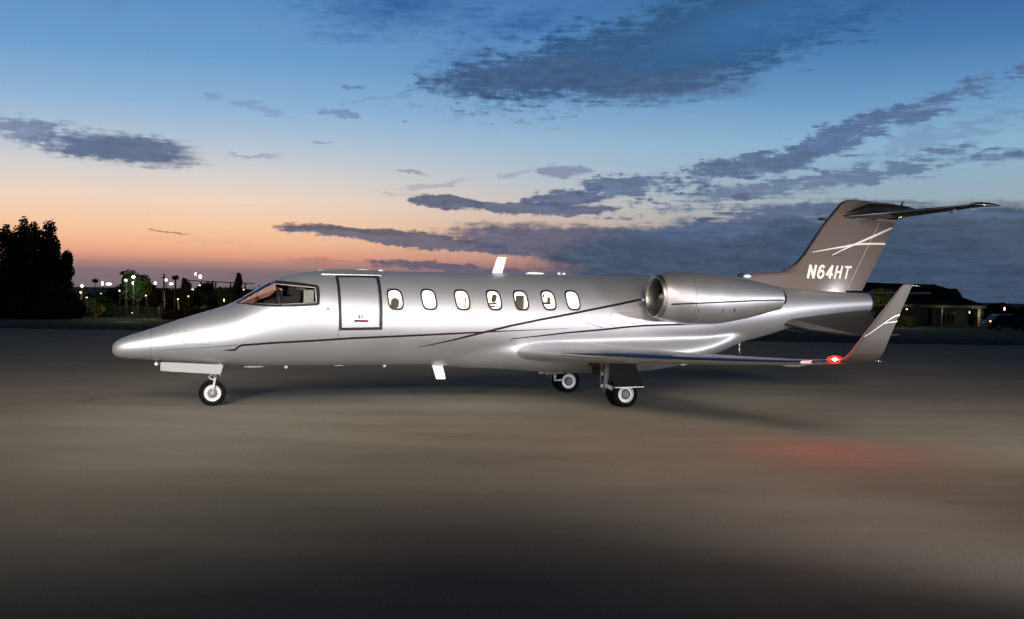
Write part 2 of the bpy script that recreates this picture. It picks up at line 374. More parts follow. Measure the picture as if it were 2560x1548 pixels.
NX, NTH = 420, 160
GX = np.linspace(.0015, 15.73, NX); GT = np.linspace(0, 2*math.pi, NTH+1)
def radius_row(x, th):
    T, B, w = ft(x), fb(x), max(fw(x), 1e-4); zc = (T+B)/2; hz = max((T-B)/2, 1e-4); c0 = zmid(x); d = c0-zc
    c, s_ = np.cos(th), np.sin(th)
    a = (c/w)**2+(s_/hz)**2; b = d*s_/hz**2; q = (d/hz)**2-1
    RF = (-b+np.sqrt(np.maximum(b*b-a*q, 0)))/a
    if x < 5.4 or x > 12.9: return RF
    w2, T2, B2 = fww(x), ftt(x), fbb(x); z2 = B2+(T2-B2)*.5; h2 = (T2-B2)/2; p = 2.0
    lo = np.zeros_like(th); hi = np.full_like(th, 2.0)
    for _ in range(24):
        m_ = (lo+hi)/2; g_ = np.abs(m_*c/w2)**p+np.abs((c0+m_*s_-z2)/h2)**p
        ins = g_ < 1; lo = np.where(ins, m_, lo); hi = np.where(ins, hi, m_)
    RB = lo; k = .30*max(.01, min(1, (x-5.4)/1.0, (12.9-x)/1.0))
    h = np.clip(.5+.5*(RF-RB)/k, 0, 1)
    sm_ = RB*(1-h)+RF*h+k*h*(1-h)
    # no swelling where the fairing lies well inside
    return np.where(RB < RF-k, RF, sm_)
GR = np.array([radius_row(float(x), GT) for x in GX]); GC = np.array([zmid(float(x)) for x in GX])
PY = GR*np.cos(GT)[None, :]; PZ = GC[:, None]+GR*np.sin(GT)[None, :]; PX_ = np.repeat(GX[:, None], NTH+1, 1)
def grad(A_, ax):
    if ax == 0: return np.gradient(A_, axis=0)
    return (np.roll(A_[:, :-1], -1, 1)-np.roll(A_[:, :-1], 1, 1))
dxu = np.stack([grad(PX_, 0), grad(PY, 0), grad(PZ, 0)], -1)[:, :-1]; dth = np.stack([grad(PX_, 1)*0, grad(PY, 1), grad(PZ, 1)], -1)
GN = np.cross(dth, dxu); GN /= np.maximum(np.linalg.norm(GN, axis=-1, keepdims=True), 1e-9)
if GN[NX//2, 0, 1] < 0: GN = -GN
GN = np.concatenate([GN, GN[:, :1]], 1)
def interp(G, x, t):
    u = (x-GX[0])/(GX[-1]-GX[0])*(NX-1); u = min(max(u, 0), NX-1.0001); i = int(u); fu = u-i
    t = t % (2*math.pi); v = t/(2*math.pi)*NTH; j = min(int(v), NTH-1); fv = v-j
    return (G[i, j]*(1-fu)*(1-fv)+G[i+1, j]*fu*(1-fv)+G[i, j+1]*(1-fu)*fv+G[i+1, j+1]*fu*fv)
def zc_at(x): return zmid(min(max(x, .0015), 15.73))
def fus_pt(x, t):
    R_ = float(radius_row(x, np.array([t]))[0]); return (x, R_*math.cos(t), zc_at(x)+R_*math.sin(t))
def fus_normal(x, y, z):
    c = zc_at(x); t = math.atan2(z-c, y); n = interp(GN, x, t); rr_ = math.hypot(y, z-c)
    return rr_-float(interp(GR, x, t)), Vector((float(n[0]), float(n[1]), float(n[2]))).normalized()
def bodysurf(x, z):
    """half breadth of the blended body at height z"""
    if x < 5.5 or x > 12.8: return ysurf(x, z)
    c = zc_at(x); lo, hi = -math.pi/2, math.pi/2
    for _ in range(22):
        m_ = (lo+hi)/2
        if c+float(interp(GR, x, m_))*math.sin(m_) < z: lo = m_
        else: hi = m_
    return float(interp(GR, x, lo))*math.cos(lo)

NR = 128
def fus_rings(xs):
    th = np.array([2*math.pi*(j+.5)/NR for j in range(NR)]); out = []
    for x in xs:
        R_ = radius_row(x, th); c = zc_at(x)
        out.append([J((x, float(R_[j]*math.cos(th[j])), float(c+R_[j]*math.sin(th[j])))) for j in range(NR)])
    return out

# nose cone (radome)
xs = [0.0015, .004, .008, .015, .025, .04, .06, .085, .12, .16, .2, .25, .3, .36, .42, .48, .54, .6, .64]
bm = bmesh.new(); bm_loft(bm, fus_rings(xs), True, False)
obj('nose_cone', bm, MT['silver'], JET)
bm = bmesh.new(); bm_loft(bm, [[J((x, fus_pt(x, 2*math.pi*(j+.5)/NR)[1]*.985, (ft(x)+fb(x))/2+(fus_pt(x, 2*math.pi*(j+.5)/NR)[2]-(ft(x)+fb(x))/2)*.985)) for j in range(NR)] for x in (.632, .652)], False, False)
obj('nose_seam', bm, MT['shade'], JET)
xs = [.644+(15.73-.644)*i/270 for i in range(271)]
bm = bmesh.new(); bm_loft(bm, fus_rings(xs), True, True)
FUS = obj('fuselage', bm, MT['silver'], JET)

# cabin window openings are cut into the skin
def win_outline(cx, cz, w, h, lean, n=28, k=1.0, cut=True):
    pts = []
    for i in range(n):
        t = 2*math.pi*i/n; c, s = math.cos(t), math.sin(t)
        e = .62
        x = abs(c)**e*math.copysign(1, c)*w/2*k; z = abs(s)**e*math.copysign(1, s)*h/2*k
        pts.append((cx+x+lean*z/h, cz+z))
    return pts
WINS = [(4.833, 1.970), (5.462, 1.977), (6.100, 1.979), (6.724, 1.983), (7.262, 1.985), (7.822, 1.994), (8.323, 2.000)]
WW, WH = .285, .385
cut = bmesh.new()
for side in (1, -1):
    for (cx, cz) in WINS:
        o_ = win_outline(cx, cz, WW, WH, -.035 if True else 0, k=.84)
        bm_loft(cut, [[J((x, side*1.2, z)) for x, z in o_], [J((x, side*.45, z)) for x, z in o_]])
WSC = [(2.150, 1.876), (2.27, 1.953), (2.405, 2.040), (2.538, 2.120), (2.67, 2.187), (2.742, 2.213), (3.03, 2.190), (3.28, 2.169), (3.398, 2.158), (3.414, 2.145), (3.412, 2.011), (3.405, 1.908), (3.385, 1.896), (3.195, 1.880), (3.0, 1.868), (2.749, 1.858), (2.53, 1.860), (2.40, 1.866), (2.27, 1.873)]
bm_loft(cut, [[J((x, 1.2, z)) for x, z in WSC], [J((x, -1.2, z)) for x, z in WSC]])
bmesh.ops.recalc_face_normals(cut, faces=cut.faces)
cme = bpy.data.meshes.new('cut'); cut.to_mesh(cme); cut.free()
cob = bpy.data.objects.new('cut', cme); COL.objects.link(cob); cob.parent = JET
md = FUS.modifiers.new('b', 'BOOLEAN'); md.operation = 'DIFFERENCE'; md.solver = 'EXACT'; md.object = cob
bpy.context.view_layer.update()
dg = bpy.context.evaluated_depsgraph_get()
new = bpy.data.meshes.new_from_object(FUS.evaluated_get(dg), depsgraph=dg)
FUS.modifiers.clear(); old = FUS.data; FUS.data = new; bpy.data.meshes.remove(old); new.name = 'fuselage'
bpy.data.objects.remove(cob); bpy.data.meshes.remove(cme)
new.materials.clear(); new.materials.append(MT['silver']); new.materials.append(MT['cabin_light']); new.materials.append(MT['cavity'])
vn = []; 
ln = [(0, 0, 0)]*len(new.loops)
for p in new.polygons:
    c = p.center; d0, n0 = fus_normal(c.x, -c.y, c.z)
    outer = abs(d0) < .02 and (Vector((n0.x, -n0.y, n0.z)).dot(p.normal) > .8) and c.x < 15.72
    p.use_smooth = True
    p.material_index = 0 if outer or c.x > 15 or c.x < 1 else (2 if c.x < 3.6 else 1)
    for li in p.loop_indices:
        if outer:
            v = new.vertices[new.loops[li].vertex_index].co
            _, n1 = fus_normal(v.x, -v.y, v.z); ln[li] = (n1.x, -n1.y, n1.z)
        else: ln[li] = tuple(p.normal)
new.normals_split_custom_set(ln)

# draping of flat shapes onto a surface: polygon in (x, z) -> mesh that follows y = surf(x, z) + off
def drape(name, poly, surf, off, mtl, parent, step=.06, side=1, label=None, stack=0):
    if stack:
        parts = [drape(name, pl, surf, off+i*stack, mtl, parent, step, side) for i, pl in enumerate(poly)]
        bm = bmesh.new()
        for p_ in parts:
            bm.from_mesh(p_.data)
        me_ = parts[0].data; bm.to_mesh(me_); bm.free()
        for p_ in parts[1:]:
            d_ = p_.data; bpy.data.objects.remove(p_); bpy.data.meshes.remove(d_)
        return parts[0]
    bm = bmesh.new()
    polys = poly if isinstance(poly[0][0], (tuple, list)) else [poly]
    for pl in polys:
        vs = [bm.verts.new((x, 0, z)) for x, z in pl]
        try: bm.faces.new(vs)
        except ValueError: pass
    bmesh.ops.triangulate(bm, faces=bm.faces, ngon_method='EAR_CLIP')
    xs_ = [v.co.x for v in bm.verts]; zs_ = [v.co.z for v in bm.verts]
    a = math.floor(min(xs_)/step)*step
    while a < max(xs_):
        bmesh.ops.bisect_plane(bm, geom=bm.verts[:]+bm.edges[:]+bm.faces[:], plane_co=(a, 0, 0), plane_no=(1, 0, 0)); a += step
    a = math.floor(min(zs_)/step)*step
    while a < max(zs_):
        bmesh.ops.bisect_plane(bm, geom=bm.verts[:]+bm.edges[:]+bm.faces[:], plane_co=(0, 0, a), plane_no=(0, 0, 1)); a += step
    for v in bm.verts:
        y = surf(v.co.x, v.co.z)+off
        v.co = J((v.co.x, y*side, v.co.z))
    bmesh.ops.recalc_face_normals(bm, faces=bm.faces)
    fs = bm.faces[:]
    if fs:
        s = sum(f_.normal.y*f_.calc_area() for f_ in fs)
        if (s > 0) == (side > 0): bmesh.ops.reverse_faces(bm, faces=fs)
    o = obj(name, bm, mtl, parent, True, False)
    if label: o['label'] = label
    return o
def strip(pts, w0, w1=None, taper=None):
    """polyline -> list of quads (x, z) of width w0..w1"""
    n = len(pts); quads = []; L_, R_ = [], []
    for i, (x, z) in enumerate(pts):
        a = pts[max(0, i-1)]; b = pts[min(n-1, i+1)]
        d = Vector((b[0]-a[0], b[1]-a[1])).normalized(); nn = Vector((-d.y, d.x))
        t = i/(n-1); w = (w0+(w1-w0)*t if w1 is not None else w0) if taper is None else w0*taper(t)
        L_.append((x+nn.x*w/2, z+nn.y*w/2)); R_.append((x-nn.x*w/2, z-nn.y*w/2))
    return [[L_[i], R_[i], R_[i+1], L_[i+1]] for i in range(n-1)]
def ring_poly(out, inn):
    n = len(out); return [[out[i], out[(i+1) % n], inn[(i+1) % n], inn[i]] for i in range(n)]
def fsurf(x, z): return bodysurf(x, z)

# cabin windows: surround ring, pane, and what shows inside
m = bpy.data.materials.new('window_pane'); m.use_nodes = True
nt = m.node_tree; N = nt.nodes; L = nt.links; N.clear()
o_ = N.new('ShaderNodeOutputMaterial'); mixs = N.new('ShaderNodeMixShader'); tr = N.new('ShaderNodeBsdfTransparent'); gl = N.new('ShaderNodeBsdfGlossy'); fr = N.new('ShaderNodeFresnel')
gl.inputs['Roughness'].default_value = .03; tr.inputs[0].default_value = (.96, .96, .95, 1); fr.inputs[0].default_value = 1.45
L.new(fr.outputs[0], mixs.inputs[0]); L.new(tr.outputs[0], mixs.inputs[1]); L.new(gl.outputs[0], mixs.inputs[2]); L.new(mixs.outputs[0], o_.inputs[0])
MT['pane'] = m
m2 = m.copy(); m2.name = 'cockpit_glass'; MT['tinted'] = m2
for n_ in m2.node_tree.nodes:
    if n_.type == 'BSDF_TRANSPARENT': n_.inputs[0].default_value = (.80, .78, .78, 1)
def inside(i, cx, cz, side, w):
    """seat backs and shades seen through the lit openings"""
    def lump(nm, mtl, parts):
        bm = bmesh.new()
        for (c, s, r) in parts:
            b2 = bmesh.new(); bm_box(b2, (0, 0, 0), s)
            bmesh.ops.bevel(b2, geom=b2.edges[:]+b2.verts[:], offset=min(s)*.32, segments=2, affect='EDGES')
            tmp = bpy.data.meshes.new('t'); b2.to_mesh(tmp); b2.free()
            tmp.transform(Matrix.Translation(J((cx+c[0], side*(ysurf(cx, cz)-.10+c[1]), cz+c[2]))) @ Matrix.Rotation(r, 4, 'Y'))
            bm.from_mesh(tmp); bpy.data.meshes.remove(tmp)
        o = obj(nm, bm, mtl, w); crease(o, 50)
    if i == 0: lump('seat_back', MT['seat'], [((.015, 0, -.075), (.15, .06, .17), .08), ((.02, 0, .0), (.11, .05, .05), .1)])
    if i == 2: lump('seat_back', MT['seat'], [((.085, 0, -.05), (.016, .05, .2), .05)])
    if i == 3: lump('seat_back', MT['seat'], [((.03, 0, .03), (.09, .05, .15), .25), ((0, 0, -.07), (.17, .05, .035), -.1), ((-.02, 0, -.12), (.15, .06, .03), .12)])
    if i == 4: lump('window_shade', MT['shade'], [((0, .03, -.035), (.165, .02, .25), .0)])
    if i == 5: lump('seat_back', MT['seat'], [((.04, 0, -.01), (.06, .05, .14), .05), ((0, 0, -.06), (.18, .05, .045), 0), ((-.07, 0, .08), (.035, .04, .06), .2)])
    if i == 6 and side < 0: lump('seat_back', MT['seat'], [((.0, 0, -.1), (.14, .05, .1), 0)])
for side in (1, -1):
    for i, (cx, cz) in enumerate(WINS):
        outl = win_outline(cx, cz, WW+.012, WH+.012, -.035); mid = win_outline(cx, cz, WW, WH, -.035, k=.83)
        w = drape('cabin_window', ring_poly(outl, mid), fsurf, .006, MT['navy' if False else 'shade_dark'] if 'shade_dark' in MT else MT['navy'], JET, .05, side)
        drape('window_pane', mid, lambda x, z: ysurf(x, z)-.012, 0, MT['pane'], w, .05, side)
        inside(i, cx, cz, side, w)

# cabin door
DOOR = [(3.798, 2.385), (4.2, 2.395), (4.600, 2.391), (4.594, 2.232), (4.588, 2.05), (4.587, 1.856), (4.588, 1.416), (4.191, 1.407), (3.804, 1.400), (3.795, 1.661), (3.793, 1.846), (3.793, 2.109)]
def inset(poly, dx0, dx1, dz0, dz1):
    x0 = min(p[0] for p in poly); x1 = max(p[0] for p in poly); z0 = min(p[1] for p in poly); z1 = max(p[1] for p in poly)
    return [(p[0]+(dx0 if p[0] < (x0+x1)/2-.1 else (-dx1 if p[0] > (x0+x1)/2+.15 else 0)), p[1]+(dz0 if p[1] < z0+.03 else (-dz1 if p[1] > z1-.03 else 0))) for p in poly]
inn = inset(DOOR, .052, .054, .050, .034)
DOORO = drape('cabin_door', inset(DOOR, .056, .058, .054, .038), fsurf, .009, MT['silver'], JET, .05)
drape('door_seal', ring_poly(DOOR, inn), fsurf, .006, MT['seal'], DOORO, .05)
hd = drape('door_handle', [(4.073, 1.588), (4.085, 1.594), (4.315, 1.594), (4.327, 1.588), (4.327, 1.562), (4.315, 1.556), (4.085, 1.556), (4.073, 1.562)], fsurf, .028, MT['red'], DOORO, .05)
sm = hd.modifiers.new('s', 'SOLIDIFY'); sm.thickness = .02; sm.offset = -1
drape('door_latch', [[(4.144, 1.675), (4.176, 1.675), (4.182, 1.628), (4.168, 1.615), (4.148, 1.640)]], fsurf, .014, MT['red'], DOORO, .05)
drape('door_latch', [[(4.200, 1.676), (4.226, 1.676), (4.222, 1.64), (4.212, 1.605), (4.204, 1.64)]], fsurf, .014, MT['red'], DOORO, .05)
# door sill seam and overhanging gutter
drape('door_seam', strip([(3.804, 1.40), (3.804, 1.272)], .006), fsurf, .004, MT['shade'], JET, .05)
bm = bmesh.new()
rg = []
for i in range(13):
    x = 3.56+(4.66-3.56)*i/12; e = min(1, i/3, (12-i)/.8+.25)
    yy = ysurf(x, 2.40); y2 = ysurf(x, 2.47)
    rg.append([J((x, yy-.02, 2.388)), J((x, yy+.028*e, 2.398)), J((x, yy+.026*e, 2.412)), J((x, y2+.012*e, 2.470)), J((x, y2*.5, 2.50+.006*e)), J((x, y2*.4, 2.40))])
bm_loft(bm, rg); crease(obj('door_gutter', bm, MT['silver'], JET), 40)

# cockpit window
WSF = [(2.05, 1.860), (2.216, 1.968), (2.39, 2.080), (2.536, 2.169), (2.679, 2.251), (2.768, 2.278), (3.034, 2.256), (3.29, 2.229), (3.445, 2.207), (3.476, 2.175), (3.473, 2.011), (3.464, 1.870), (3.429, 1.844), (3.206, 1.827), (3.0, 1.815), (2.749, 1.810), (2.522, 1.814), (2.384, 1.824), (2.247, 1.838)]
WSG = [(2.137, 1.870), (2.262, 1.955), (2.40, 2.045), (2.535, 2.128), (2.67, 2.195), (2.742, 2.222), (3.03, 2.199), (3.28, 2.178), (3.405, 2.166), (3.424, 2.148), (3.421, 2.011), (3.414, 1.900), (3.39, 1.888), (3.195, 1.872), (3.0, 1.860), (2.749, 1.850), (2.53, 1.852), (2.40, 1.858), (2.27, 1.866)]
for side in (1, -1):
    wf = drape('cockpit_window', ring_poly(WSF, WSG), fsurf, .010, MT['navy'], JET, .05, side)
    drape('window_glass', WSG, fsurf, .002, MT['tinted'], wf, .05, side)
    drape('window_trim', strip([(2.745, 2.212), (3.03, 2.188), (3.40, 2.156), (3.408, 1.905)], .012), fsurf, .0065, MT['cream'], wf, .05, side)
    drape('center_post', strip([(2.735, 2.215), (2.79, 1.853)], .03, .045), fsurf, .0065, MT['seal'], wf, .05, side)
# cockpit furniture: two seats; added panels for sunset reflection and far-window light
for y in (.36, -.36):
    bm = bmesh.new(); bm_box(bm, J((3.08, y, 1.98)), (.16, .44, .30), 0, 0, .12); bm_box(bm, J((2.95, y, 1.93)), (.34, .40, .12)); bmesh.ops.bevel(bm, geom=bm.edges[:], offset=.03, segments=2, affect='EDGES'); bm_box(bm, J((3.02, y, 2.10)), (.12, .26, .16)); crease(obj('pilot_seat', bm, MT['cavity'], JET), 40)
bm = bmesh.new(); pp = [(2.12, 1.868), (2.40, 2.05), (2.72, 2.235), (2.74, 2.10), (2.62, 1.99), (2.46, 1.93), (2.34, 1.868)]
a = [bm.verts.new(J((x, .30+(x-2.12)*.30, z))) for x, z in pp]; b = [bm.verts.new(J((x, .27+(x-2.12)*.30, z))) for x, z in pp]; bm.faces.new(a); bm.faces.new(b[::-1])
for k in range(len(pp)): bm.faces.new((a[k], a[(k+1) % len(pp)], b[(k+1) % len(pp)], b[k]))
obj('sunset_reflection_panel', bm, mat('sunset_reflection_tan', (.20, .095, .06), .7, var=.35, vscale=14), JET, False)  # added tan panel, its colour stands in for the windscreen's sunset reflection
bm = bmesh.new(); bm_box(bm, J((2.80, 0, 1.96)), (.10, 1.0, .26)); bm_box(bm, J((2.6, -.1, 1.90)), (.5, .7, .10)); obj('instrument_panel', bm, MT['cavity'], JET, False)
bm = bmesh.new(); bm_box(bm, J((3.0, -.62, 2.02)), (.46, .02, .42)); obj('side_panel', bm, MT['cavity'], JET, False)
bm = bmesh.new(); bm_box(bm, J((2.80, .20, 2.13)), (.14, .3, .02), 0, 0, .35); obj('sun_visor', bm, MT['cream'], JET, False)
bm = bmesh.new()
for k in range(5): bm_box(bm, J((3.225+.036*k, .60-.01*(k % 2), 1.99)), (.034, .02, .25))
obj('far_window_light_panel', bm, MT['far_window_light'], JET, False)  # added pale slats in place of the bright view through far windows
# windscreen across the top of the nose
bm = bmesh.new(); rg = []
for i in range(9):
    x = 2.20+i*.06; ring = []
    for j in range(15):
        t = rad(62+56*j/14); p = fus_pt(x, t); _, n1 = fus_normal(*p)
        ring.append(J((p[0]+n1.x*.006, p[1]+n1.y*.006, p[2]+n1.z*.006)))
    rg.append(ring)
bm_loft(bm, rg, False, False, False); obj('windscreen', bm, MT['glass'], JET)

# pin stripes
drape('pin_stripe', strip([(1.839, 1.033), (1.949, 1.036), (2.03, 1.041), (2.062, 1.07), (2.1, 1.108), (2.157, 1.128), (2.793, 1.178), (3.346, 1.210), (4.051, 1.260), (4.63, 1.287), (5.286, 1.318), (5.903, 1.350), (6.516, 1.382), (6.913, 1.401), (7.665, 1.435), (8.197, 1.457)], .036, taper=lambda t: min(1, t*6+.3)*(1 if t < .72 else max(.15, 1-(t-.72)*3.2))), fsurf, .005, MT['stripe'], JET)
drape('nose_crease', strip([(0.775, 1.023), (1.117, 1.048), (1.58, 1.085), (2.079, 1.132)], .012, taper=lambda t: .3+.7*t), fsurf, .004, MT['shade'], JET)
drape('pin_stripe', strip([(5.285, 1.091), (5.585, 1.152), (5.911, 1.224), (6.217, 1.301), (6.517, 1.377), (7.037, 1.503), (7.622, 1.622), (8.189, 1.726), (8.618, 1.811), (9.052, 1.893), (9.492, 1.98), (9.80, 2.04)], .042, taper=lambda t: min(1, .2+t*2.4)), fsurf, .007, MT['stripe'], JET)
drape('pin_stripe', strip([(7.061, 1.249), (7.637, 1.312), (8.206, 1.376), (8.891, 1.435), (9.385, 1.487), (9.781, 1.52), (10.254, 1.539), (10.789, 1.554), (11.5, 1.60)], .036, taper=lambda t: .4+.6*min(1, t*3)), fsurf, .007, MT['stripe'], JET)
for side in (1,):
    drape('pin_stripe', strip([(1.84, 1.03), (2.1, 1.108), (4.051, 1.260), (6.516, 1.382), (8.197, 1.457)], .026), fsurf, .005, MT['stripe'], JET, side=-1)
drape('panel_seam', strip([(8.55, 1.585), (8.72, 1.53), (8.93, 1.475)], .008), fsurf, .004, MT['shade'], JET)
drape('panel_seam', strip([(8.72, 1.68), (8.95, 1.58), (9.20, 1.50)], .006), fsurf, .004, MT['shade'], JET)
for (x0_, x1_, z0_, z1_) in ((1.18, 1.62, 1.14, 1.36), (9.1, 9.5, 1.60, 1.78)):
    drape('access_panel', [q for seg_ in ([(x0_, z0_), (x1_, z0_)], [(x1_, z0_+.004), (x1_, z1_)], [(x1_-.004, z1_), (x0_, z1_)], [(x0_, z1_-.004), (x0_, z0_+.004)]) for q in strip(seg_, .004)], fsurf, .003, MT['shade'], JET)
drape('static_port', [(3.592, 1.80), (3.622, 1.80), (3.626, 1.785), (3.614, 1.765), (3.600, 1.765), (3.588, 1.785)], fsurf, .006, MT['seal'], JET)
# fine panel seams on the skin

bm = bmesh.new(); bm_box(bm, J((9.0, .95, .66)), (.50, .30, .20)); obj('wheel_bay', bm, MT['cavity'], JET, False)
bm = bmesh.new(); bm_box(bm, J((8.74, 1.0, .80)), (.10, .34, .13), .3); bm_box(bm, J((8.95, 1.06, .78)), (.05, .26, .08), -.3); obj('bay_bracket', bm, MT['green_primer'], JET, False)

# wings
def airfoil(n=22):
    pts = []
    for i in range(n+1):
        b = math.pi*i/n; x = .5*(1-math.cos(b)); yt = 5*(.2969*math.sqrt(x)-.1260*x-.3516*x*x+.2843*x**3-.1036*x**4)
        pts.append((x, yt, .10*(x-x*x)*.35))
    up = [(x, c+y) for x, y, c in reversed(pts)]; lo = [(x, c-y) for x, y, c in pts[1:-1]]
    return up+lo
AF = airfoil()
WLE = pchip([0, .95, 2, 3.5, 5, 6.5, 7.0], [6.9, 7.28, 7.73, 8.33, 8.95, 9.565, 9.77])
WTE = pchip([0, .95, 2, 3.5, 5, 6.5, 7.0], [10.3, 10.22, 10.25, 10.30, 10.36, 10.41, 10.43])
WZ = pchip([0, .95, 2, 3.5, 5, 6.5, 7.0], [.97, 1.005, 1.02, 1.062, 1.118, 1.192, 1.245])
WT = pchip([0, .95, 2, 3.5, 5, 7.0], [.14, .132, .118, .105, .098, .09])
def wing_ring(y, a=0.0, b=1.0, grow=0.0):
    le, te, z, t = WLE(y), WTE(y), WZ(y), WT(y); c = te-le; r = []
    for (x, zz) in AF:
        r.append((le+c*x-(grow if x < .3 else 0), y, z+c*zz*t/.1*.1+math.copysign(grow, zz)*(1 if x < .3 else 0)))
    return r
def winglet_rings():
    # from the wing tip up and out
    W = [(7.00, 1.245, 9.770, 10.430, .090), (7.06, 1.255, 9.80, 10.44, .088), (7.12, 1.30, 9.85, 10.455, .085), (7.16, 1.38, 9.915, 10.485, .082), (7.20, 1.60, 10.075, 10.555, .08), (7.255, 1.90, 10.30, 10.655, .08), (7.33, 2.30, 10.60, 10.795, .08), (7.342, 2.345, 10.645, 10.82, .07)]
    out = []
    for k, (y, z, le, te, t) in enumerate(W):
        c = te-le
        a = [0, .25, .6, 1, 1, 1, 1, 1][k]*rad(80)
        r = [(le+c*x, y-math.sin(a)*c*zz*t/.1*.1*10*.1*10, z+math.cos(a)*c*zz*t/.1*.1*10*.1*10) for (x, zz) in [(x, q*.1*10*.1) for x, q in AF]]
        out.append(r)
    return out
for side in (1, -1):
    rg = []
    for i in range(34):
        y = .5+(7.0-.5)*i/33
        rg.append([J((p[0], p[1]*side, p[2])) for p in wing_ring(y)])
    bm = bmesh.new(); bm_loft(bm, rg)
    wing = crease(obj('wing', bm, MT['silver'], JET), 50)
    # polished leading edge
    k0 = 0
    idx = [i for i, (x, _) in enumerate(AF) if x < .085]
    rg = []
    for i in range(24):
        y = 1.85+(6.9-1.85)*i/23
        r = wing_ring(y); c = WTE(y)-WLE(y)
        seg = [r[j] for j in idx]; zc = WZ(y); tp = min(1, .12+(y-1.85)/1.6)
        le_ = min(p[0] for p in seg); seg = [(le_+(p[0]-le_)*tp*tp, p[1], zc+(p[2]-zc)*tp) for p in seg]
        rg.append([J((p[0]-.004, p[1]*side, p[2]+(.003 if p[2] > zc else -.003))) for p in seg])
    bm = bmesh.new(); bm_loft(bm, rg, False, False, False); obj('leading_edge', bm, MT['chrome'], wing)
    bm = bmesh.new(); bm_loft(bm, [[J((p[0], p[1]*side, p[2])) for p in r] for r in winglet_rings()])
    wl = crease(obj('winglet', bm, MT['winglet'], JET), 50)
    def wls(x, z, side=side):
        t = (z-1.38)/(2.345-1.38); le = 9.915+t*(10.645-9.915); te = 10.485+t*(10.82-10.485); s_ = min(1, max(0, (x-le)/(te-le)))
        return 7.16+t*.182+(te-le)*.09*5*(.2969*math.sqrt(s_)-.126*s_-.3516*s_*s_+.2843*s_**3-.1036*s_**4)*.55+.004
    drape('winglet_swoosh', strip([(10.10, 1.60), (10.22, 1.67), (10.36, 1.765), (10.48, 1.845), (10.575, 1.895), (10.655, 1.915)], .02, taper=lambda t: .35+.9*t), wls, .006, MT['lettering'], wl, .05, side)
    drape('winglet_swoosh', strip([(10.36, 1.775), (10.46, 1.80), (10.55, 1.812), (10.628, 1.820)], .018, taper=lambda t: .4+.8*t), wls, .007, MT['lettering'], wl, .05, side)
    for (a, b) in (((10.43, 7.02, 1.25), (10.56, 7.03, 1.235)), ((10.80, 7.34, 2.33), (10.94, 7.34, 2.325))):
        bm = bmesh.new(); bm_tube(bm, J((a[0], a[1]*side, a[2])), J((b[0], b[1]*side, b[2])), .006, .003, 6)
        obj('static_wick', bm, MT['steel'], wing)
    # wing tip navigation lamp and landing lamp strip
    bm = bmesh.new(); bm_ball(bm, J((9.765, 7.02*side, 1.268)), .085, (1.5, .7, .62)); nl = obj('navigation_light', bm, MT['nav_red'] if side > 0 else mat('green_navigation_lens', (.02, .6, .2), .2, emit=(.02, 1, .3), estr=6), wing)
    if side > 0:
        bm = bmesh.new(); bm_ball(bm, J((9.72, 7.085, 1.278)), .024, (1.2, 1, 1)); obj('navigation_bulb', bm, MT['nav_core'], nl if False else wing)
    bm = bmesh.new(); rg = []
    for y in (6.5, 6.58, 6.66):
        r = wing_ring(y); rg.append([J((p[0]-.008, p[1]*side, p[2]+(.004 if p[2] > WZ(y) else -.006))) for p in [r[j] for j in idx if AF[j][0] < .05]])
    bm_loft(bm, rg, False, False, False); obj('recognition_light', bm, MT['lamp_clear'], wing)
    # vortex generator / flap hinge below
    bm = bmesh.new(); bm_tube(bm, J((9.02, 4.0*side, 1.04)), J((8.96, 4.0*side, .975)), .012, .012, 6); bm_tube(bm, J((8.96, 4.0*side, .975)), J((9.15, 4.0*side, 1.005)), .012, .008, 6); obj('flap_hinge', bm, MT['white'], wing)
    for yy in (2.4, 3.9, 5.3):
        bm = bmesh.new(); xe = WTE(yy)
        bm_ball(bm, J((xe-.12, yy*side, WZ(yy)-.05)), .05, (5.2, .8, 1.0)); obj('flap_track', bm, MT['silver'], wing)

# fin
FZ = [2.20, 2.35, 2.5, 2.57, 2.62, 2.655, 2.68, 2.72, 2.79, 2.855, 2.95, 3.051, 3.18, 3.31, 3.5, 3.745, 3.93, 4.096, 4.17, 4.234, 4.28, 4.302]
FLE = pchip([2.2, 2.35, 2.5, 2.57, 2.62, 2.655, 2.68, 2.72, 2.79, 2.855, 2.95, 3.051, 3.31, 3.745, 4.096, 4.234, 4.28, 4.302], [12.25, 12.3, 12.36, 12.44, 12.66, 13.1, 13.44, 13.60, 13.73, 13.835, 13.93, 14.025, 14.22, 14.545, 14.862, 14.995, 15.07, 15.16])
FTE = pchip([2.2, 2.293, 2.726, 3.318, 3.702, 3.92, 4.1, 4.234, 4.28, 4.302], [15.56, 15.61, 15.86, 16.19, 16.389, 16.50, 16.60, 16.66, 16.2, 15.6])
FHI = lambda z: 15.167+(z-2.299)*(16.002-15.167)/(3.831-2.299)
def fin_half(x, z):
    le, te = FLE(z), FTE(z) if z < 4.2 else 16.66
    lm = 13.61+(z-2.566)*.817; cm = te-lm
    s = min(1, max(0, (x-lm)/cm)); d = max(0, x-le); sd = s
    a = 5*(.2969*math.sqrt(s)-.126*s-.3516*s*s+.2843*s**3-.1036*s**4)*.068*cm
    hd = .052*(1-math.exp(-d/.30))*(1-sd)**.5
    return max(.001, math.sqrt(a*a+hd*hd)*(1-math.exp(-d/.035)))
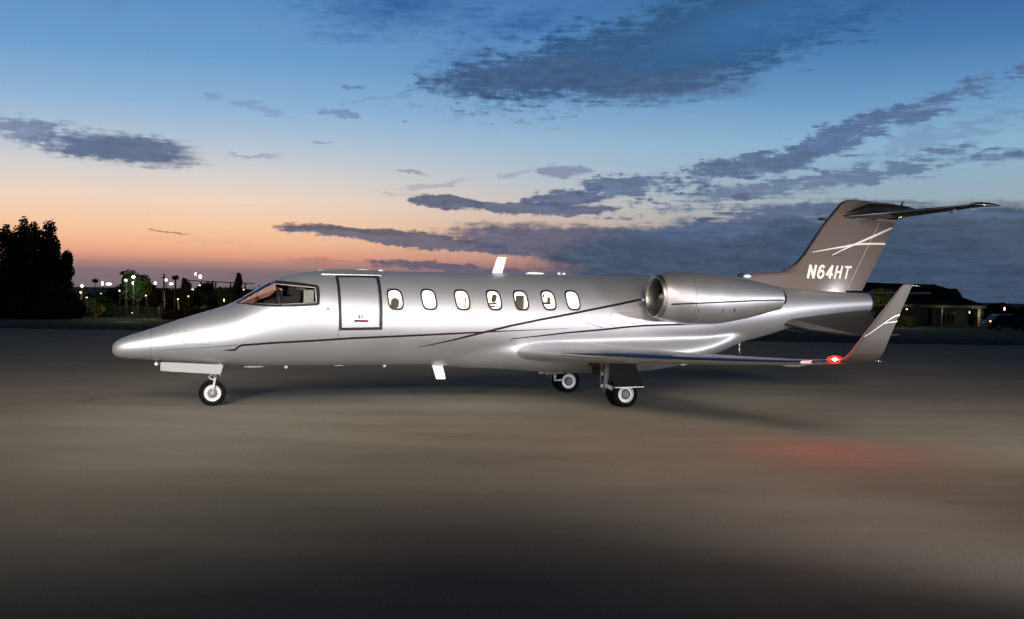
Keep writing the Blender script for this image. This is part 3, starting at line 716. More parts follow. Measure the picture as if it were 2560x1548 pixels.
def fin_piece(name, x0f, x1f, zs, mtl, parent, n=26):
    rg = []
    for z in zs:
        x0, x1 = x0f(z), x1f(z)
        ss = [.5*(1-math.cos(math.pi*i/n)) for i in range(n+1)]
        up = [(x0+(x1-x0)*s, fin_half(x0+(x1-x0)*s, z), z) for s in ss]
        lo = [(p[0], -p[1], p[2]) for p in reversed(up)]
        rg.append([J(p) for p in up+lo])
    bm = bmesh.new(); bm_loft(bm, rg); bmesh.ops.remove_doubles(bm, verts=bm.verts, dist=.0004)
    return crease(obj(name, bm, mtl, parent), 40)
FIN = fin_piece('vertical_fin', FLE, lambda z: min(FHI(z)-.004, FTE(z)-.01) if z < 3.86 else FTE(z), FZ, MT['taupe'], JET)
RUD = fin_piece('rudder', lambda z: FHI(z)+.006, FTE, [2.30, 2.5, 2.75, 3.0, 3.25, 3.5, 3.7, 3.84], MT['taupe'], FIN)
fs = lambda x, z: fin_half(x, z)
drape('hinge_line', strip([(15.172, 2.31), (15.995, 3.82)], .013), fs, .004, MT['cream'], FIN, .1)
drape('fin_swoosh', strip([(14.241, 3.120), (14.55, 3.178), (14.80, 3.222), (15.021, 3.258), (15.20, 3.292), (15.357, 3.322), (15.60, 3.342), (15.9, 3.355), (16.200, 3.362)], .042, taper=lambda t: .35+.65*min(1, t*2.2)), fs, .006, MT['lettering'], FIN, .1)
drape('fin_swoosh', strip([(14.744, 3.067), (14.95, 3.165), (15.19, 3.262), (15.357, 3.332), (15.60, 3.425), (15.871, 3.53), (16.1, 3.622), (16.375, 3.730)], .044, taper=lambda t: .35+.75*min(1, t*1.6)), fs, .007, MT['lettering'], FIN, .1)
drape('fin_swoosh', strip([(14.744, 3.062), (14.90, 3.060), (15.10, 3.062)], .014, taper=lambda t: 1-t*.8), fs, .005, MT['stripe'], FIN, .1)
# black leading-edge boot of the fin and small antennas on it
bm = bmesh.new(); rg = []
for i in range(26):
    z = 2.69+(4.26-2.69)*i/25; le = FLE(z)
    rg.append([J((le+.05, fin_half(le+.05, z)+.003, z)), J((le+.02, fin_half(le+.02, z)+.003, z)), J((le-.006, 0, z)), J((le+.02, -fin_half(le+.02, z)-.003, z)), J((le+.05, -fin_half(le+.05, z)-.003, z))])
bm_loft(bm, rg, False, False, False); obj('fin_boot', bm, MT['navy'], FIN)
# registration letters, drawn as strokes and leaned
def glyph(ch):
    return {'N': [[(0, 0), (0, 1)], [(0, 1), (.62, 0)], [(.62, 0), (.62, 1)]],
            '6': [[(.60, .84)]+[(.33+.30*math.cos(math.radians(t)), .62+.365*math.sin(math.radians(t))) for t in range(60, 181, 15)]+[(.02, .45)]+[(.31+.29*math.cos(math.radians(t)), .30+.29*math.sin(math.radians(t))) for t in range(180, 525, 15)]],
            '4': [[(.46, 0), (.46, 1)], [(.46, 1), (0, .30)], [(-.02, .29), (.66, .29)]],
            'H': [[(0, 0), (0, 1)], [(.6, 0), (.6, 1)], [(0, .52), (.6, .52)]],
            'T': [[(.30, 0), (.30, .97)], [(-.05, .96), (.68, .96)]]}[ch]
H_ = .262; Wd = .225
for side in (1, -1):
    for k, ch in enumerate('N64HT'):
        wgt = {'N': .062, '6': .060, '4': .058, 'H': .052, 'T': .046}[ch]; polys = []
        for st in glyph(ch):
            pts = []
            for (a, b) in st:
                aa = a if side > 0 else a
                xx = (14.125+k*.233+aa*Wd*.98 if side > 0 else 14.125+(4-k)*.233+(.62-aa)*Wd*.98)+(b*H_)*.25*side
                pts.append((xx, 2.566+b*H_))
            if len(st) == 2:
                d = (Vector(pts[1])-Vector(pts[0])).normalized()*wgt*.28
                pts = [(pts[0][0]-d.x, pts[0][1]-d.y), (pts[1][0]+d.x, pts[1][1]+d.y)]
                polys += strip(pts, wgt)
            else:
                q = strip(pts, wgt); polys += q
        drape('registration_letter', polys, fs, .004, MT['lettering'], FIN, .1, side, stack=.0007)
# stab fairing (bullet) and tailplane, underside shade painted in charcoal
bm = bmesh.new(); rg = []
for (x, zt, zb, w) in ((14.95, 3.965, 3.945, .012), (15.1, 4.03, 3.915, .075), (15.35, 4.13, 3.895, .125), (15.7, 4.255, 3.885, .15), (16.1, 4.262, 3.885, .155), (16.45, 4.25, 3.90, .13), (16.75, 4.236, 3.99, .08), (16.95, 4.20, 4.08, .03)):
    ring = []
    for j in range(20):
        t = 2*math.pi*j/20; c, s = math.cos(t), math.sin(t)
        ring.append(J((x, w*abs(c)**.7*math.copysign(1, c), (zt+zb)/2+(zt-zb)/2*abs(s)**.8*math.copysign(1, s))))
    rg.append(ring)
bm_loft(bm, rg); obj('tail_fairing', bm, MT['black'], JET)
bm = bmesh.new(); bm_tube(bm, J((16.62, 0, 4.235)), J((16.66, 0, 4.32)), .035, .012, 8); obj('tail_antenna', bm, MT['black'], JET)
SLE = lambda y: 15.0+(16.30-15.0)*(y/2.55); STE = lambda y: 16.42+(16.72-16.42)*(y/2.55); SZ = lambda y: 3.935+.125*(y/2.55)
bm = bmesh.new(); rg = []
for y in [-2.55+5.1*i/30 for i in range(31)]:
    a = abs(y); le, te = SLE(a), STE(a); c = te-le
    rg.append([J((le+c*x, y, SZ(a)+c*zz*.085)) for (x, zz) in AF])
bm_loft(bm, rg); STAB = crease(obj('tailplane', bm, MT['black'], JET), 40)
for side in (1, -1):
    bm = bmesh.new(); rg = []
    idn = [i for i, (x, _) in enumerate(AF) if x < .04]
    for i in range(20):
        a = .12+2.3*i/19; le, te = SLE(a), STE(a); c = te-le
        rg.append([J((le+c*AF[j][0]-.005, a*side, SZ(a)+c*AF[j][1]*.085+(.002 if AF[j][1] > 0 else -.004))) for j in idn])
    bm_loft(bm, rg, False, False, False); obj('leading_edge', bm, MT['chrome'], STAB)
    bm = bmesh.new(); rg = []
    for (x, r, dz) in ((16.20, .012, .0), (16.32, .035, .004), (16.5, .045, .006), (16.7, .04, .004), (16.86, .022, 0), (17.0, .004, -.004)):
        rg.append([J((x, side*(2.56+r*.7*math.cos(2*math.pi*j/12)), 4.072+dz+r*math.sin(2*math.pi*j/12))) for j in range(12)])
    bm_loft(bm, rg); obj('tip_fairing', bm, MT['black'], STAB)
    bm = bmesh.new(); bm_box(bm, J((16.62, side*1.6, 3.985)), (.08, .12, .02)); obj('trim_tab', bm, MT['steel'], STAB, False)
bm = bmesh.new(); bm_box(bm, J((16.1, .10, 3.885)), (.52, .10, .02)); obj('pivot_plate', bm, MT['cream'], JET, False)
# beacon at the foot of the fin
bm = bmesh.new(); bm_ball(bm, J((12.50, .02, 2.575)), .055, (1.6, 1, .75)); obj('beacon_housing', bm, MT['black'], JET)
bm = bmesh.new(); bm_ball(bm, J((12.62, .07, 2.560)), .05, (1.9, .9, .8)); obj('beacon_lens', bm, MT['lamp_clear'], JET)

# engines
NT = pchip([9.77, 9.84, 9.94, 10.15, 10.39, 10.86, 11.34, 12.02, 12.41, 12.50], [2.515, 2.545, 2.565, 2.582, 2.588, 2.573, 2.521, 2.418, 2.335, 2.315])
NB = pchip([9.77, 9.84, 9.94, 10.15, 10.41, 10.883, 11.54, 12.13, 12.39, 12.50], [1.690, 1.658, 1.636, 1.605, 1.568, 1.571, 1.663, 1.796, 1.862, 1.885])
def nac_pt(x, t, cy=1.5, k=1.0):
    T, B = NT(x), NB(x); h = (T-B)/2*k; return (x, cy+h*.98*math.cos(t), (T+B)/2+h*math.sin(t))
for side in (1, -1):
    xs = [9.79+(12.46-9.79)*i/60 for i in range(61)]
    bm = bmesh.new(); bm_loft(bm, [[J((p[0], p[1]*side, p[2])) for p in [nac_pt(x, 2*math.pi*j/64) for j in range(64)]] for x in xs], False, False)
    NAC = obj('engine_nacelle', bm, MT['silver_grey'], JET)
    # rounded intake lip, leaning back at the bottom
    zc = (NT(9.79)+NB(9.79))/2; r0_ = (NT(9.79)-NB(9.79))/2
    bm = bmesh.new(); rg = []
    for (dx, k) in ((.012, 1.004), (-.03, .990), (-.062, .965), (-.082, .935), (-.088, .905), (-.08, .875), (-.05, .845), (.0, .825), (.06, .815)):
        rg.append([J((9.79+dx, side*(1.5+r0_*.98*k*math.cos(2*math.pi*j/64)), zc+r0_*k*math.sin(2*math.pi*j/64))) for j in range(64)])
    bm_loft(bm, rg, False, False); obj('intake_lip', bm, MT['lip'], NAC)
    bm = bmesh.new(); rg = []
    for (dx, k) in ((.06, .815), (.14, .81), (.30, .82)):
        rg.append([J((9.79+dx, side*(1.5+r0_*.98*k*math.cos(2*math.pi*j/48)), zc+r0_*k*math.sin(2*math.pi*j/48))) for j in range(48)])
    bm_loft(bm, rg, False, False); obj('intake_duct', bm, MT['fan'], NAC)
    bm = bmesh.new()
    for k in range(28):
        a = 2*math.pi*k/28; a2 = a+.17
        rr0, rr1 = .09, r0_*.80
        v = [J((9.90+dx, side*(1.5+r*math.cos(aa)), zc+r*math.sin(aa))) for (dx, r, aa) in ((0, rr0, a), (-.01, rr1, a+.06), (.05, rr1, a2+.1), (.05, rr0, a2))]
        vs = [bm.verts.new(p) for p in v]; bm.faces.new(vs)
    obj('fan_blades', bm, MT['fan'], NAC, False)
    bm = bmesh.new(); bm_lathe(bm, [(9.97, .36), (9.97, .01)], c=(0, -side*1.5, zc), n=32); obj('fan_backing', bm, MT['cavity'], NAC)
    bm = bmesh.new(); bm_lathe(bm, [(9.80, .002), (9.82, .03), (9.86, .06), (9.92, .095)], c=(0, -side*1.5, zc), n=24); obj('fan_spinner', bm, MT['steel'], NAC)
    # exhaust
    ze = (NT(12.46)+NB(12.46))/2
    bm = bmesh.new(); bm_lathe(bm, [(12.44, .20), (12.40, .19), (12.2, .17)], c=(0, -side*1.5, ze), n=32); obj('exhaust_duct', bm, MT['cavity'], NAC)
    bm = bmesh.new(); bm_lathe(bm, [(12.30, .155), (12.52, .135), (12.58, .12), (12.50, .115), (12.3, .11)], c=(0, -side*1.5, ze), n=32); obj('exhaust_nozzle', bm, MT['black'], NAC)
    bm = bmesh.new(); bm_ball(bm, J((12.50, side*1.60, ze+.13)), .035, (1.3, 1, 1)); obj('exhaust_bracket', bm, MT['black'], NAC)
    def ns(x, z):
        T, B = NT(x), NB(x); h = (T-B)/2; q = (z-(T+B)/2)/h; return 1.5+h*.98*math.sqrt(max(0, 1-q*q))
    drape('nacelle_stripe', strip([(9.86, 1.96), (10.3, 1.985), (11.0, 2.022), (11.711, 2.055), (12.145, 2.068), (12.44, 2.072)], .028), ns, .006, MT['stripe'], NAC, .06, side)
    for (x, z, w_, h_) in ((10.42, 1.86, .018, .07), (10.95, 1.85, .022, .07), (11.22, 1.86, .035, .08), (10.43, 1.70, .022, .04)):
        drape('drain_port', [(x-w_/2, z-h_/2), (x+w_/2, z-h_/2), (x+w_*.3, z+h_/2), (x-w_*.5, z+h_/2)], ns, .005, MT['shade'], NAC, .1, side)
    for x in (10.35,):
        drape('cowl_seam', strip([(x, NT(x)-.06), (x, (NT(x)+NB(x))/2+.1), (x, (NT(x)+NB(x))/2-.15), (x, NB(x)+.05)], .005), ns, .003, MT['shade'], NAC, .04, side)
    # pylon
    bm = bmesh.new(); rg = []
    for (y, x0, x1, z, t) in ((.55, 9.9, 13.0, 1.92, .075), (.9, 10.0, 12.9, 1.93, .07), (1.15, 10.05, 12.5, 1.96, .07)):
        rg.append([J((x0+(x1-x0)*x, y*side, z+t*zz/.06*.1*.6*10*.1*10*.1)) for (x, zz) in AF])
    bm_loft(bm, rg); obj('engine_pylon', bm, MT['silver'], JET)
# intake-side fitting where the stripe meets the nacelle
bm = bmesh.new(); bm_ball(bm, J((9.72, 1.06, 2.03)), .03, (2, 1, 1)); obj('stripe_fitting', bm, MT['steel'], JET)

# tail cone end, ventral strakes
bm = bmesh.new(); rg = [[J((x, fus_pt(15.73, 2*math.pi*j/48)[1]*k, (ft(15.73)+fb(15.73))/2+(fus_pt(15.73, 2*math.pi*j/48)[2]-(ft(15.73)+fb(15.73))/2)*k)) for j in range(48)] for (x, k) in ((15.732, .99), (15.80, .97), (15.84, .6))]
bm_loft(bm, rg, False, True); obj('tail_cap', bm, MT['black'], JET)
for side in (1, -1):
    bm = bmesh.new()
    pts = [(12.95, .42, 1.66), (13.35, .60, 1.56), (13.8, .72, 1.46), (14.75, .95, 1.36), (15.55, .85, 1.42), (15.65, .18, 1.88), (14.5, .36, 1.80), (13.3, .55, 1.70)]
    a = [bm.verts.new(J((x, y*side, z))) for x, y, z in pts]; b = [bm.verts.new(J((x, (y-.03)*side, z-.035))) for x, y, z in pts]
    bm.faces.new(a); bm.faces.new(b[::-1])
    for i in range(len(pts)): bm.faces.new((a[i], a[(i+1) % len(pts)], b[(i+1) % len(pts)], b[i]))
    obj('ventral_strake', bm, MT['strake'], JET, False)
bm = bmesh.new(); bm_tube(bm, J((15.0, .9, 1.36)), J((15.9, .9, 1.36)), .008, .004, 6); obj('static_wick', bm, MT['steel'], JET)
bm = bmesh.new(); bm_tube(bm, J((12.50, 0, 1.16)), J((12.50, 0, 1.03)), .03, .02, 8); bm_tube(bm, J((12.50, 0, 1.05)), J((12.52, 0, .90)), .022, .008, 8); obj('drain_mast', bm, MT['steel'], JET)

# antennas and small fittings
def blade(name, pts, w, mtl, y=0):
    bm = bmesh.new()
    a = [bm.verts.new(J((x, y+w, z))) for x, z in pts]; b = [bm.verts.new(J((x, y-w, z))) for x, z in pts]
    bm.faces.new(a); bm.faces.new(b[::-1])
    for i in range(len(pts)): bm.faces.new((a[i], a[(i+1) % len(pts)], b[(i+1) % len(pts)], b[i]))
    bmesh.ops.bevel(bm, geom=bm.edges[:], offset=w*.4, segments=1, affect='EDGES')
    o = obj(name, bm, mtl, JET, False); return o
blade('blade_antenna', [(6.93, 2.50), (7.139, 2.50), (7.225, 2.815), (7.215, 2.823), (7.055, 2.823), (7.035, 2.81)], .011, MT['white'])
bm = bmesh.new(); bm_ball(bm, J((7.04, .0, 2.497)), .05, (2.9, 1.1, .42)); obj('antenna_base', bm, MT['silver'], JET)
blade('blade_antenna', [(5.738, .74), (5.955, .74), (6.025, .445), (6.015, .435), (5.845, .435), (5.835, .445)], .011, MT['white'])
bm = bmesh.new(); bm_ball(bm, J((5.85, .0, .727)), .05, (2.9, 1.1, .42)); obj('antenna_base', bm, MT['silver'], JET)
for (x0, x1, z, h) in ((2.229, 2.596, .700, .012), (3.853, 4.047, .712, .012), (6.47, 7.19, .70, .02)):
    bm = bmesh.new(); bm_ball(bm, J(((x0+x1)/2, 0, z)), 1, ((x1-x0)/2, .035, h), 20, 10); obj('belly_antenna', bm, MT['white'], JET)
for (x, z) in ((2.984, .695), (4.82, .705), (7.238, .663)):
    bm = bmesh.new(); bm_ball(bm, J((x, 0, z)), .032, (1.1, 1, 1)); obj('belly_beacon', bm, MT['white'], JET)
bm = bmesh.new(); bm_ball(bm, J((7.83, 0, 2.512)), 1, (.20, .05, .035), 20, 10); obj('satellite_antenna', bm, MT['white'], JET)
for x in (8.341, 8.445):
    bm = bmesh.new(); bm_ball(bm, J((x, 0, 2.522)), .035, (1, 1, .8)); obj('roof_lamp', bm, MT['white'], JET)
for (x0, x1) in ((4.23, 4.53), (4.67, 4.77)):
    bm = bmesh.new(); bm_ball(bm, J(((x0+x1)/2, .0, 2.500)), 1, ((x1-x0)/2, .03, .022), 16, 8); obj('roof_fitting', bm, MT['white'], JET)
bm = bmesh.new(); bm_ball(bm, J((.735, .04, .765)), .036, (1, 1, 1)); obj('taxi_light', bm, MT['white'], JET)
bm = bmesh.new(); bm_tube(bm, J((.76, .04, .77)), J((.83, .04, .80)), .036, .03, 10); obj('taxi_light_housing', bm, MT['black'], JET)
bm = bmesh.new(); bm_ball(bm, J((1.14, .18, .835)), .02, (2, 1, .4)); obj('pitot_fitting', bm, MT['white'], JET)

# nose gear
bm = bmesh.new()
for y in (.28, -.28):
    pts = [(.80, .815), (1.86, .76), (1.81, .592), (.80, .660)]
    a = [bm.verts.new(J((x, y+.010, z))) for x, z in pts]; b = [bm.verts.new(J((x, y-.010, z))) for x, z in pts]
    bm.faces.new(a); bm.faces.new(b[::-1])
    for i in range(4): bm.faces.new((a[i], a[(i+1) % 4], b[(i+1) % 4], b[i]))
    obj('nose_gear_door', bm, MT['silver_white'], JET, False); bm = bmesh.new()
bm.free()
bm = bmesh.new(); bm_box(bm, J((1.80, 0, .70)), (.02, .52, .17)); obj('nose_gear_fairing', bm, MT['silver_white'], JET, False)
def wheel(name, x, y, z, r, w, parent):
    tb = bmesh.new(); pr = []
    for i in range(25):
        t = math.pi*(i/24)-math.pi/2  # tread arc
        pr.append((y+w/2*math.sin(t)*(1.0), r-(.055*r*4)*(1-abs(math.cos(t))**.55)))
    ri = r*.62
    prof = [(y-w*.40, ri)]+pr+[(y+w*.40, ri)]
    bm_lathe(tb, prof, 'y', (x, -2*y, z), 48)
    # lathe puts axis along mesh y; mirror into jet space handled by caller
    wh = obj(name, tb, MT['tyre'], parent)
    wh['label'] = 'black tyre on a pale rim'
    for s in (1, -1):
        rb = bmesh.new(); yo = -y+s*w*.40
        bm_lathe(rb, [(yo, r*.635), (yo+s*.004, r*.60), (yo-s*.012, r*.56), (yo-s*.016, r*.40), (yo-s*.004, r*.36)], 'y', (x, 0, z), 40)
        obj('wheel_rim', rb, MT['rim'], wh)
        rb = bmesh.new(); bm_lathe(rb, [(yo-s*.03, r*.33), (yo-s*.006, r*.31), (yo-s*.004, r*.14), (yo-s*.003, r*.001)], 'y', (x, 0, z), 28)
        obj('wheel_hub', rb, MT['hub'], wh)
    rb = bmesh.new(); bm_tube(rb, (x, -y-w*.16, z), (x, -y+w*.16, z), r*.60, n=32); obj('wheel_core', rb, MT['cavity'], wh)
    return wh
wheel('nose_wheel', 1.69, 0, .236, .236, .125, JET)
bm = bmesh.new()
bm_tube(bm, J((1.74, 0, .85)), J((1.735, 0, .50)), .028, .028, 14)
for s in (1, -1):
    bm_tube(bm, J((1.735, 0, .53)), J((1.725, s*.085, .475)), .024, .022, 10)
    bm_tube(bm, J((1.725, s*.085, .48)), J((1.69, s*.088, .236)), .020, .016, 10)
    bm_ball(bm, J((1.69, s*.088, .236)), .024)
obj('nose_strut', bm, MT['rim'], JET)
bm = bmesh.new(); bm_tube(bm, J((1.70, .03, .60)), J((1.62, .035, .52)), .013, .013, 8); bm_tube(bm, J((1.62, .035, .52)), J((1.71, .04, .46)), .013, .013, 8); bm_tube(bm, J((1.77, .0, .60)), J((1.84, .0, .53)), .012, .010, 8); bm_box(bm, J((1.735, 0, .565)), (.09, .06, .03)); obj('torque_link', bm, MT['rim'], JET)

# main gear
for side in (1, -1):
    for dy in (.135, -.135):
        wheel('main_wheel', 9.10, side*(1.42+dy), .252, .252, .15, JET)
    bm = bmesh.new()
    bm_tube(bm, J((8.80, side*1.42, 1.02)), J((8.78, side*1.42, .42)), .045, .038, 14)
    bm_tube(bm, J((8.76, side*1.42, .42)), J((9.10, side*1.42, .252)), .045, .04, 12)
    bm_tube(bm, J((9.10, side*1.30, .252)), J((9.10, side*1.54, .252)), .03, n=10)
    obj('main_strut', bm, MT['rim'], JET)
    bm = bmesh.new()
    bm_tube(bm, J((9.12, side*1.42, .30)), J((8.86, side*1.42, .86)), .024, .02, 10)
    bm_tube(bm, J((8.72, side*1.46, .75)), J((8.74, side*1.40, .30)), .010, .010, 6); bm_tube(bm, J((8.70, side*1.38, .85)), J((8.66, side*1.40, .45)), .008, .008, 6)
    bm_ball(bm, J((8.70, side*1.42, .63)), .035, (1, 1, 1.2)); bm_ball(bm, J((8.68, side*1.44, .40)), .03, (1, 1, 1.6))
    obj('brake_lines', bm, MT['steel'], JET)
    pts = [(8.665, .925), (8.675, .655), (8.79, .400), (9.375, .410), (9.225, .77), (9.205, .925)]
    bm = bmesh.new()
    a = [bm.verts.new(J((x, side*(1.79+.02*(z-.4)), z))) for x, z in pts]; b = [bm.verts.new(J((x, side*(1.765+.02*(z-.4)), z))) for x, z in pts]
    bm.faces.new(a); bm.faces.new(b[::-1])
    for i in range(6): bm.faces.new((a[i], a[(i+1) % 6], b[(i+1) % 6], b[i]))
    obj('main_gear_door', bm, MT['gear_door'], JET, False)
    bm = bmesh.new(); bm_box(bm, J((9.08, side*1.80, .402)), (.60, .012, .014), 0, 0, -.016); obj('door_edge', bm, MT['rim'], JET, False)
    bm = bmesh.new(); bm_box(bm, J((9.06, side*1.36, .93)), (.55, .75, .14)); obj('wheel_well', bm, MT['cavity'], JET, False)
for side in (1, -1):
    for (a, b, c) in (((8.80, 1.47, .95), (8.84, 1.49, .62), (8.78, 1.47, .38)), ((8.76, 1.37, .93), (8.71, 1.36, .60), (8.80, 1.38, .34))):
        bm = bmesh.new(); bm_tube(bm, J((a[0], side*a[1], a[2])), J((b[0], side*b[1], b[2])), .007, n=6); bm_tube(bm, J((b[0], side*b[1], b[2])), J((c[0], side*c[1], c[2])), .007, n=6); obj('hydraulic_hose', bm, MT['seal'], JET)
bm = bmesh.new(); bm_tube(bm, J((1.76, .03, .62)), J((1.79, .05, .45)), .006, n=6); bm_tube(bm, J((1.79, .05, .45)), J((1.71, .09, .30)), .006, n=6); obj('hydraulic_hose', bm, MT['seal'], JET)
# far-side inner door and its lamp
bm = bmesh.new(); bm_box(bm, J((8.54, -1.0, .475)), (.58, .30, .06)); obj('inner_gear_door', bm, MT['black'], JET, False)
bm = bmesh.new(); bm_ball(bm, J((8.30, -.84, .49)), .03); obj('gear_lamp', bm, MT['white'], JET)
bm = bmesh.new(); bm_tube(bm, J((8.72, -1.1, .45)), J((8.72, -1.1, .27)), .028, n=8); bm_tube(bm, J((8.72, -1.1, .29)), J((8.9, -1.1, .29)), .022, n=8); obj('brake_cylinder', bm, MT['rim'], JET)

# navigation lamp's own light
d = bpy.data.lights.new('navigation_glow', 'POINT'); d.energy = 40; d.color = (1, .03, .02); d.shadow_soft_size = .03
o = bpy.data.objects.new('navigation_glow', d); COL.objects.link(o); o.parent = JET; o.location = J((9.60, 7.16, 1.36))

# ------------------------------------------------------------------ ground
def ground_z(D): return -max(0.0, min(D, 260)-55)*.019
def mat_asphalt():
    m = bpy.data.materials.new('apron_asphalt'); m.use_nodes = True; nt = m.node_tree; N = nt.nodes; L = nt.links; b = N['Principled BSDF']
    tc = N.new('ShaderNodeTexCoord')
    def noi(sc, det, stretch, ro=.55):
        mp = N.new('ShaderNodeMapping'); mp.inputs['Scale'].default_value = stretch; L.new(tc.outputs['Object'], mp.inputs[0])
        n = N.new('ShaderNodeTexNoise'); n.inputs['Scale'].default_value = sc; n.inputs['Detail'].default_value = det; n.inputs['Roughness'].default_value = ro; L.new(mp.outputs[0], n.inputs[0]); return n.outputs[0]
    big = noi(.16, 4, (.6, 1.0, 1)); mid = noi(.9, 6, (.35, 1.2, 1)); fine = noi(40, 4, (1, 1, 1)); tint = noi(.11, 2, (1, 1, 1))
    def mth(op, a, b_):
        n = N.new('ShaderNodeMath'); n.operation = op
        for i, v in enumerate((a, b_)):
            if isinstance(v, (int, float)): n.inputs[i].default_value = v
            else: L.new(v, n.inputs[i])
        return n.outputs[0]
    vor = N.new('ShaderNodeTexVoronoi'); vor.feature = 'DISTANCE_TO_EDGE'; vor.inputs['Scale'].default_value = .21
    wv = N.new('ShaderNodeVectorMath'); wv.operation = 'ADD'; L.new(tc.outputs['Object'], wv.inputs[0])
    wn = N.new('ShaderNodeTexNoise'); wn.inputs['Scale'].default_value = 1.4; wn.inputs['Detail'].default_value = 5; L.new(tc.outputs['Object'], wn.inputs[0]); L.new(wn.outputs[1], wv.inputs[1]); L.new(wv.outputs[0], vor.inputs[0])
    ck = N.new('ShaderNodeMapRange'); L.new(vor.outputs[0], ck.inputs[0]); ck.inputs[1].default_value = .002; ck.inputs[2].default_value = .012; ck.inputs[3].default_value = -.05; ck.inputs[4].default_value = 0
    grit = noi(160, 2, (1, 1, 1)); stain = noi(.55, 5, (1, .8, 1), .65)
    sr = N.new('ShaderNodeMapRange'); L.new(stain, sr.inputs[0]); sr.inputs[1].default_value = .62; sr.inputs[2].default_value = .74; sr.inputs[3].default_value = 0; sr.inputs[4].default_value = -.30
    extra = mth('ADD', mth('ADD', ck.outputs[0], sr.outputs[0]), mth('MULTIPLY', mth('SUBTRACT', grit, .5), .5))
    v = mth('ADD', mth('MULTIPLY', mth('SUBTRACT', big, .5), .9), mth('ADD', mth('MULTIPLY', mth('SUBTRACT', mid, .5), .55), mth('MULTIPLY', mth('SUBTRACT', fine, .5), .5)))
    k = mth('MAXIMUM', mth('ADD', mth('ADD', 1.0, v), extra), .1)
    mx = N.new('ShaderNodeMix'); mx.data_type = 'RGBA'; mr = N.new('ShaderNodeMapRange'); L.new(tint, mr.inputs[0]); mr.inputs[1].default_value = .38; mr.inputs[2].default_value = .62; L.new(mr.outputs[0], mx.inputs[0])
    mx.inputs[6].default_value = (.225, .210, .165, 1); mx.inputs[7].default_value = (.262, .215, .168, 1)
    sc = N.new('ShaderNodeVectorMath'); sc.operation = 'SCALE'; L.new(mx.outputs[2], sc.inputs[0]); L.new(k, sc.inputs['Scale']); L.new(sc.outputs[0], b.inputs['Base Color'])
    b.inputs['Roughness'].default_value = .85; b.inputs['Specular IOR Level'].default_value = .12
    bu = N.new('ShaderNodeBump'); bu.inputs['Strength'].default_value = .35; bu.inputs['Distance'].default_value = .01; L.new(fine, bu.inputs['Height']); L.new(bu.outputs[0], b.inputs['Normal'])
    return m
def grid_sheet(name, xs, ys, zf, mtl):
    bm = bmesh.new(); vs = [[bm.verts.new((x, y, zf(x, y))) for x in xs] for y in ys]
    for i in range(len(ys)-1):
        for j in range(len(xs)-1): bm.faces.new((vs[i][j], vs[i][j+1], vs[i+1][j+1], vs[i+1][j]))
    return obj(name, bm, mtl, None, True, False)
ap = grid_sheet('apron', [-160+320*i/16 for i in range(17)], [-40, 0, 20, 49.2], lambda x, y: 0.004, mat_asphalt()); tag(ap, kind='structure')
MT['grass'] = mat('dark_grass', (.014, .026, .009), .95, var=.45, vscale=.5, bump=.5, bscale=8, spec=.1)
gf = grid_sheet('ground', [-900+1800*i/40 for i in range(41)], [-120, 0, 48, 55, 60, 80, 100, 140, 180, 220, 260, 400, 900, 2500], lambda x, y: (-.05 if y < 49 else ground_z(y)), MT['grass']); tag(gf, kind='structure')
# grass tufts along the apron edge
bm = bmesh.new()
for i in range(9000):
    x = R.uniform(-26, 26); y = 49.1+R.random()**2*9
    h = R.uniform(.012, .04); a = R.uniform(0, 6.28); w = R.uniform(.02, .05)
    z = ground_z(y); c, s = math.cos(a)*w, math.sin(a)*w
    p = [bm.verts.new((x-c, y-s, z)), bm.verts.new((x+c, y+s, z)), bm.verts.new((x+R.uniform(-.05, .05), y+R.uniform(-.05, .05), z+h))]; bm.faces.new(p)
tag(obj('grass', bm, MT['grass'], None, False, False), 'dark grass growing along the far edge of the apron', 'grass', kind='stuff')

# ------------------------------------------------------------------ trees and shrubs
def leafmat(name, base, var=.5):
    m = mat(name, base, .8, var=var, vscale=1.3, spec=.2); return m
MT['leaf_dark'] = leafmat('dark_leaves', (.018, .028, .010)); MT['leaf_mid'] = leafmat('mid_leaves', (.034, .068, .022)); MT['leaf_olive'] = leafmat('olive_leaves', (.075, .085, .03)); MT['leaf_rust'] = leafmat('rust_leaves', (.20, .085, .035))
MT['bark'] = mat('bark', (.07, .05, .035), .9, var=.3, vscale=6)
def foliage(bm, lobes, n, leaf, rr):
    for k in range(n):
        cx, cy, cz, rx, ry, rz = rr.choices(lobes, weights=[l[3]*l[5] for l in lobes])[0]
        t = rr.uniform(0, 2*math.pi); u = rr.uniform(-1, 1); q = rr.random()**.42
        q *= 1+.22*noise.noise(Vector((cx+math.cos(t)*1.7, cz+u*1.7, cy+math.sin(t)*1.7)))
        s = math.sqrt(1-u*u)
        p = Vector((cx+rx*s*math.cos(t)*q, cy+ry*s*math.sin(t)*q, cz+rz*u*q))
        n1 = Vector((rr.gauss(0, 1), rr.gauss(0, 1), rr.gauss(0, 1))).normalized(); a = n1.orthogonal().normalized(); b = n1.cross(a)
        l = leaf*rr.uniform(.5, 1.3)
        vs = [bm.verts.new(p+a*l), bm.verts.new(p+b*l*.55), bm.verts.new(p-a*l), bm.verts.new(p-b*l*.55)]
        bm.faces.new(vs)
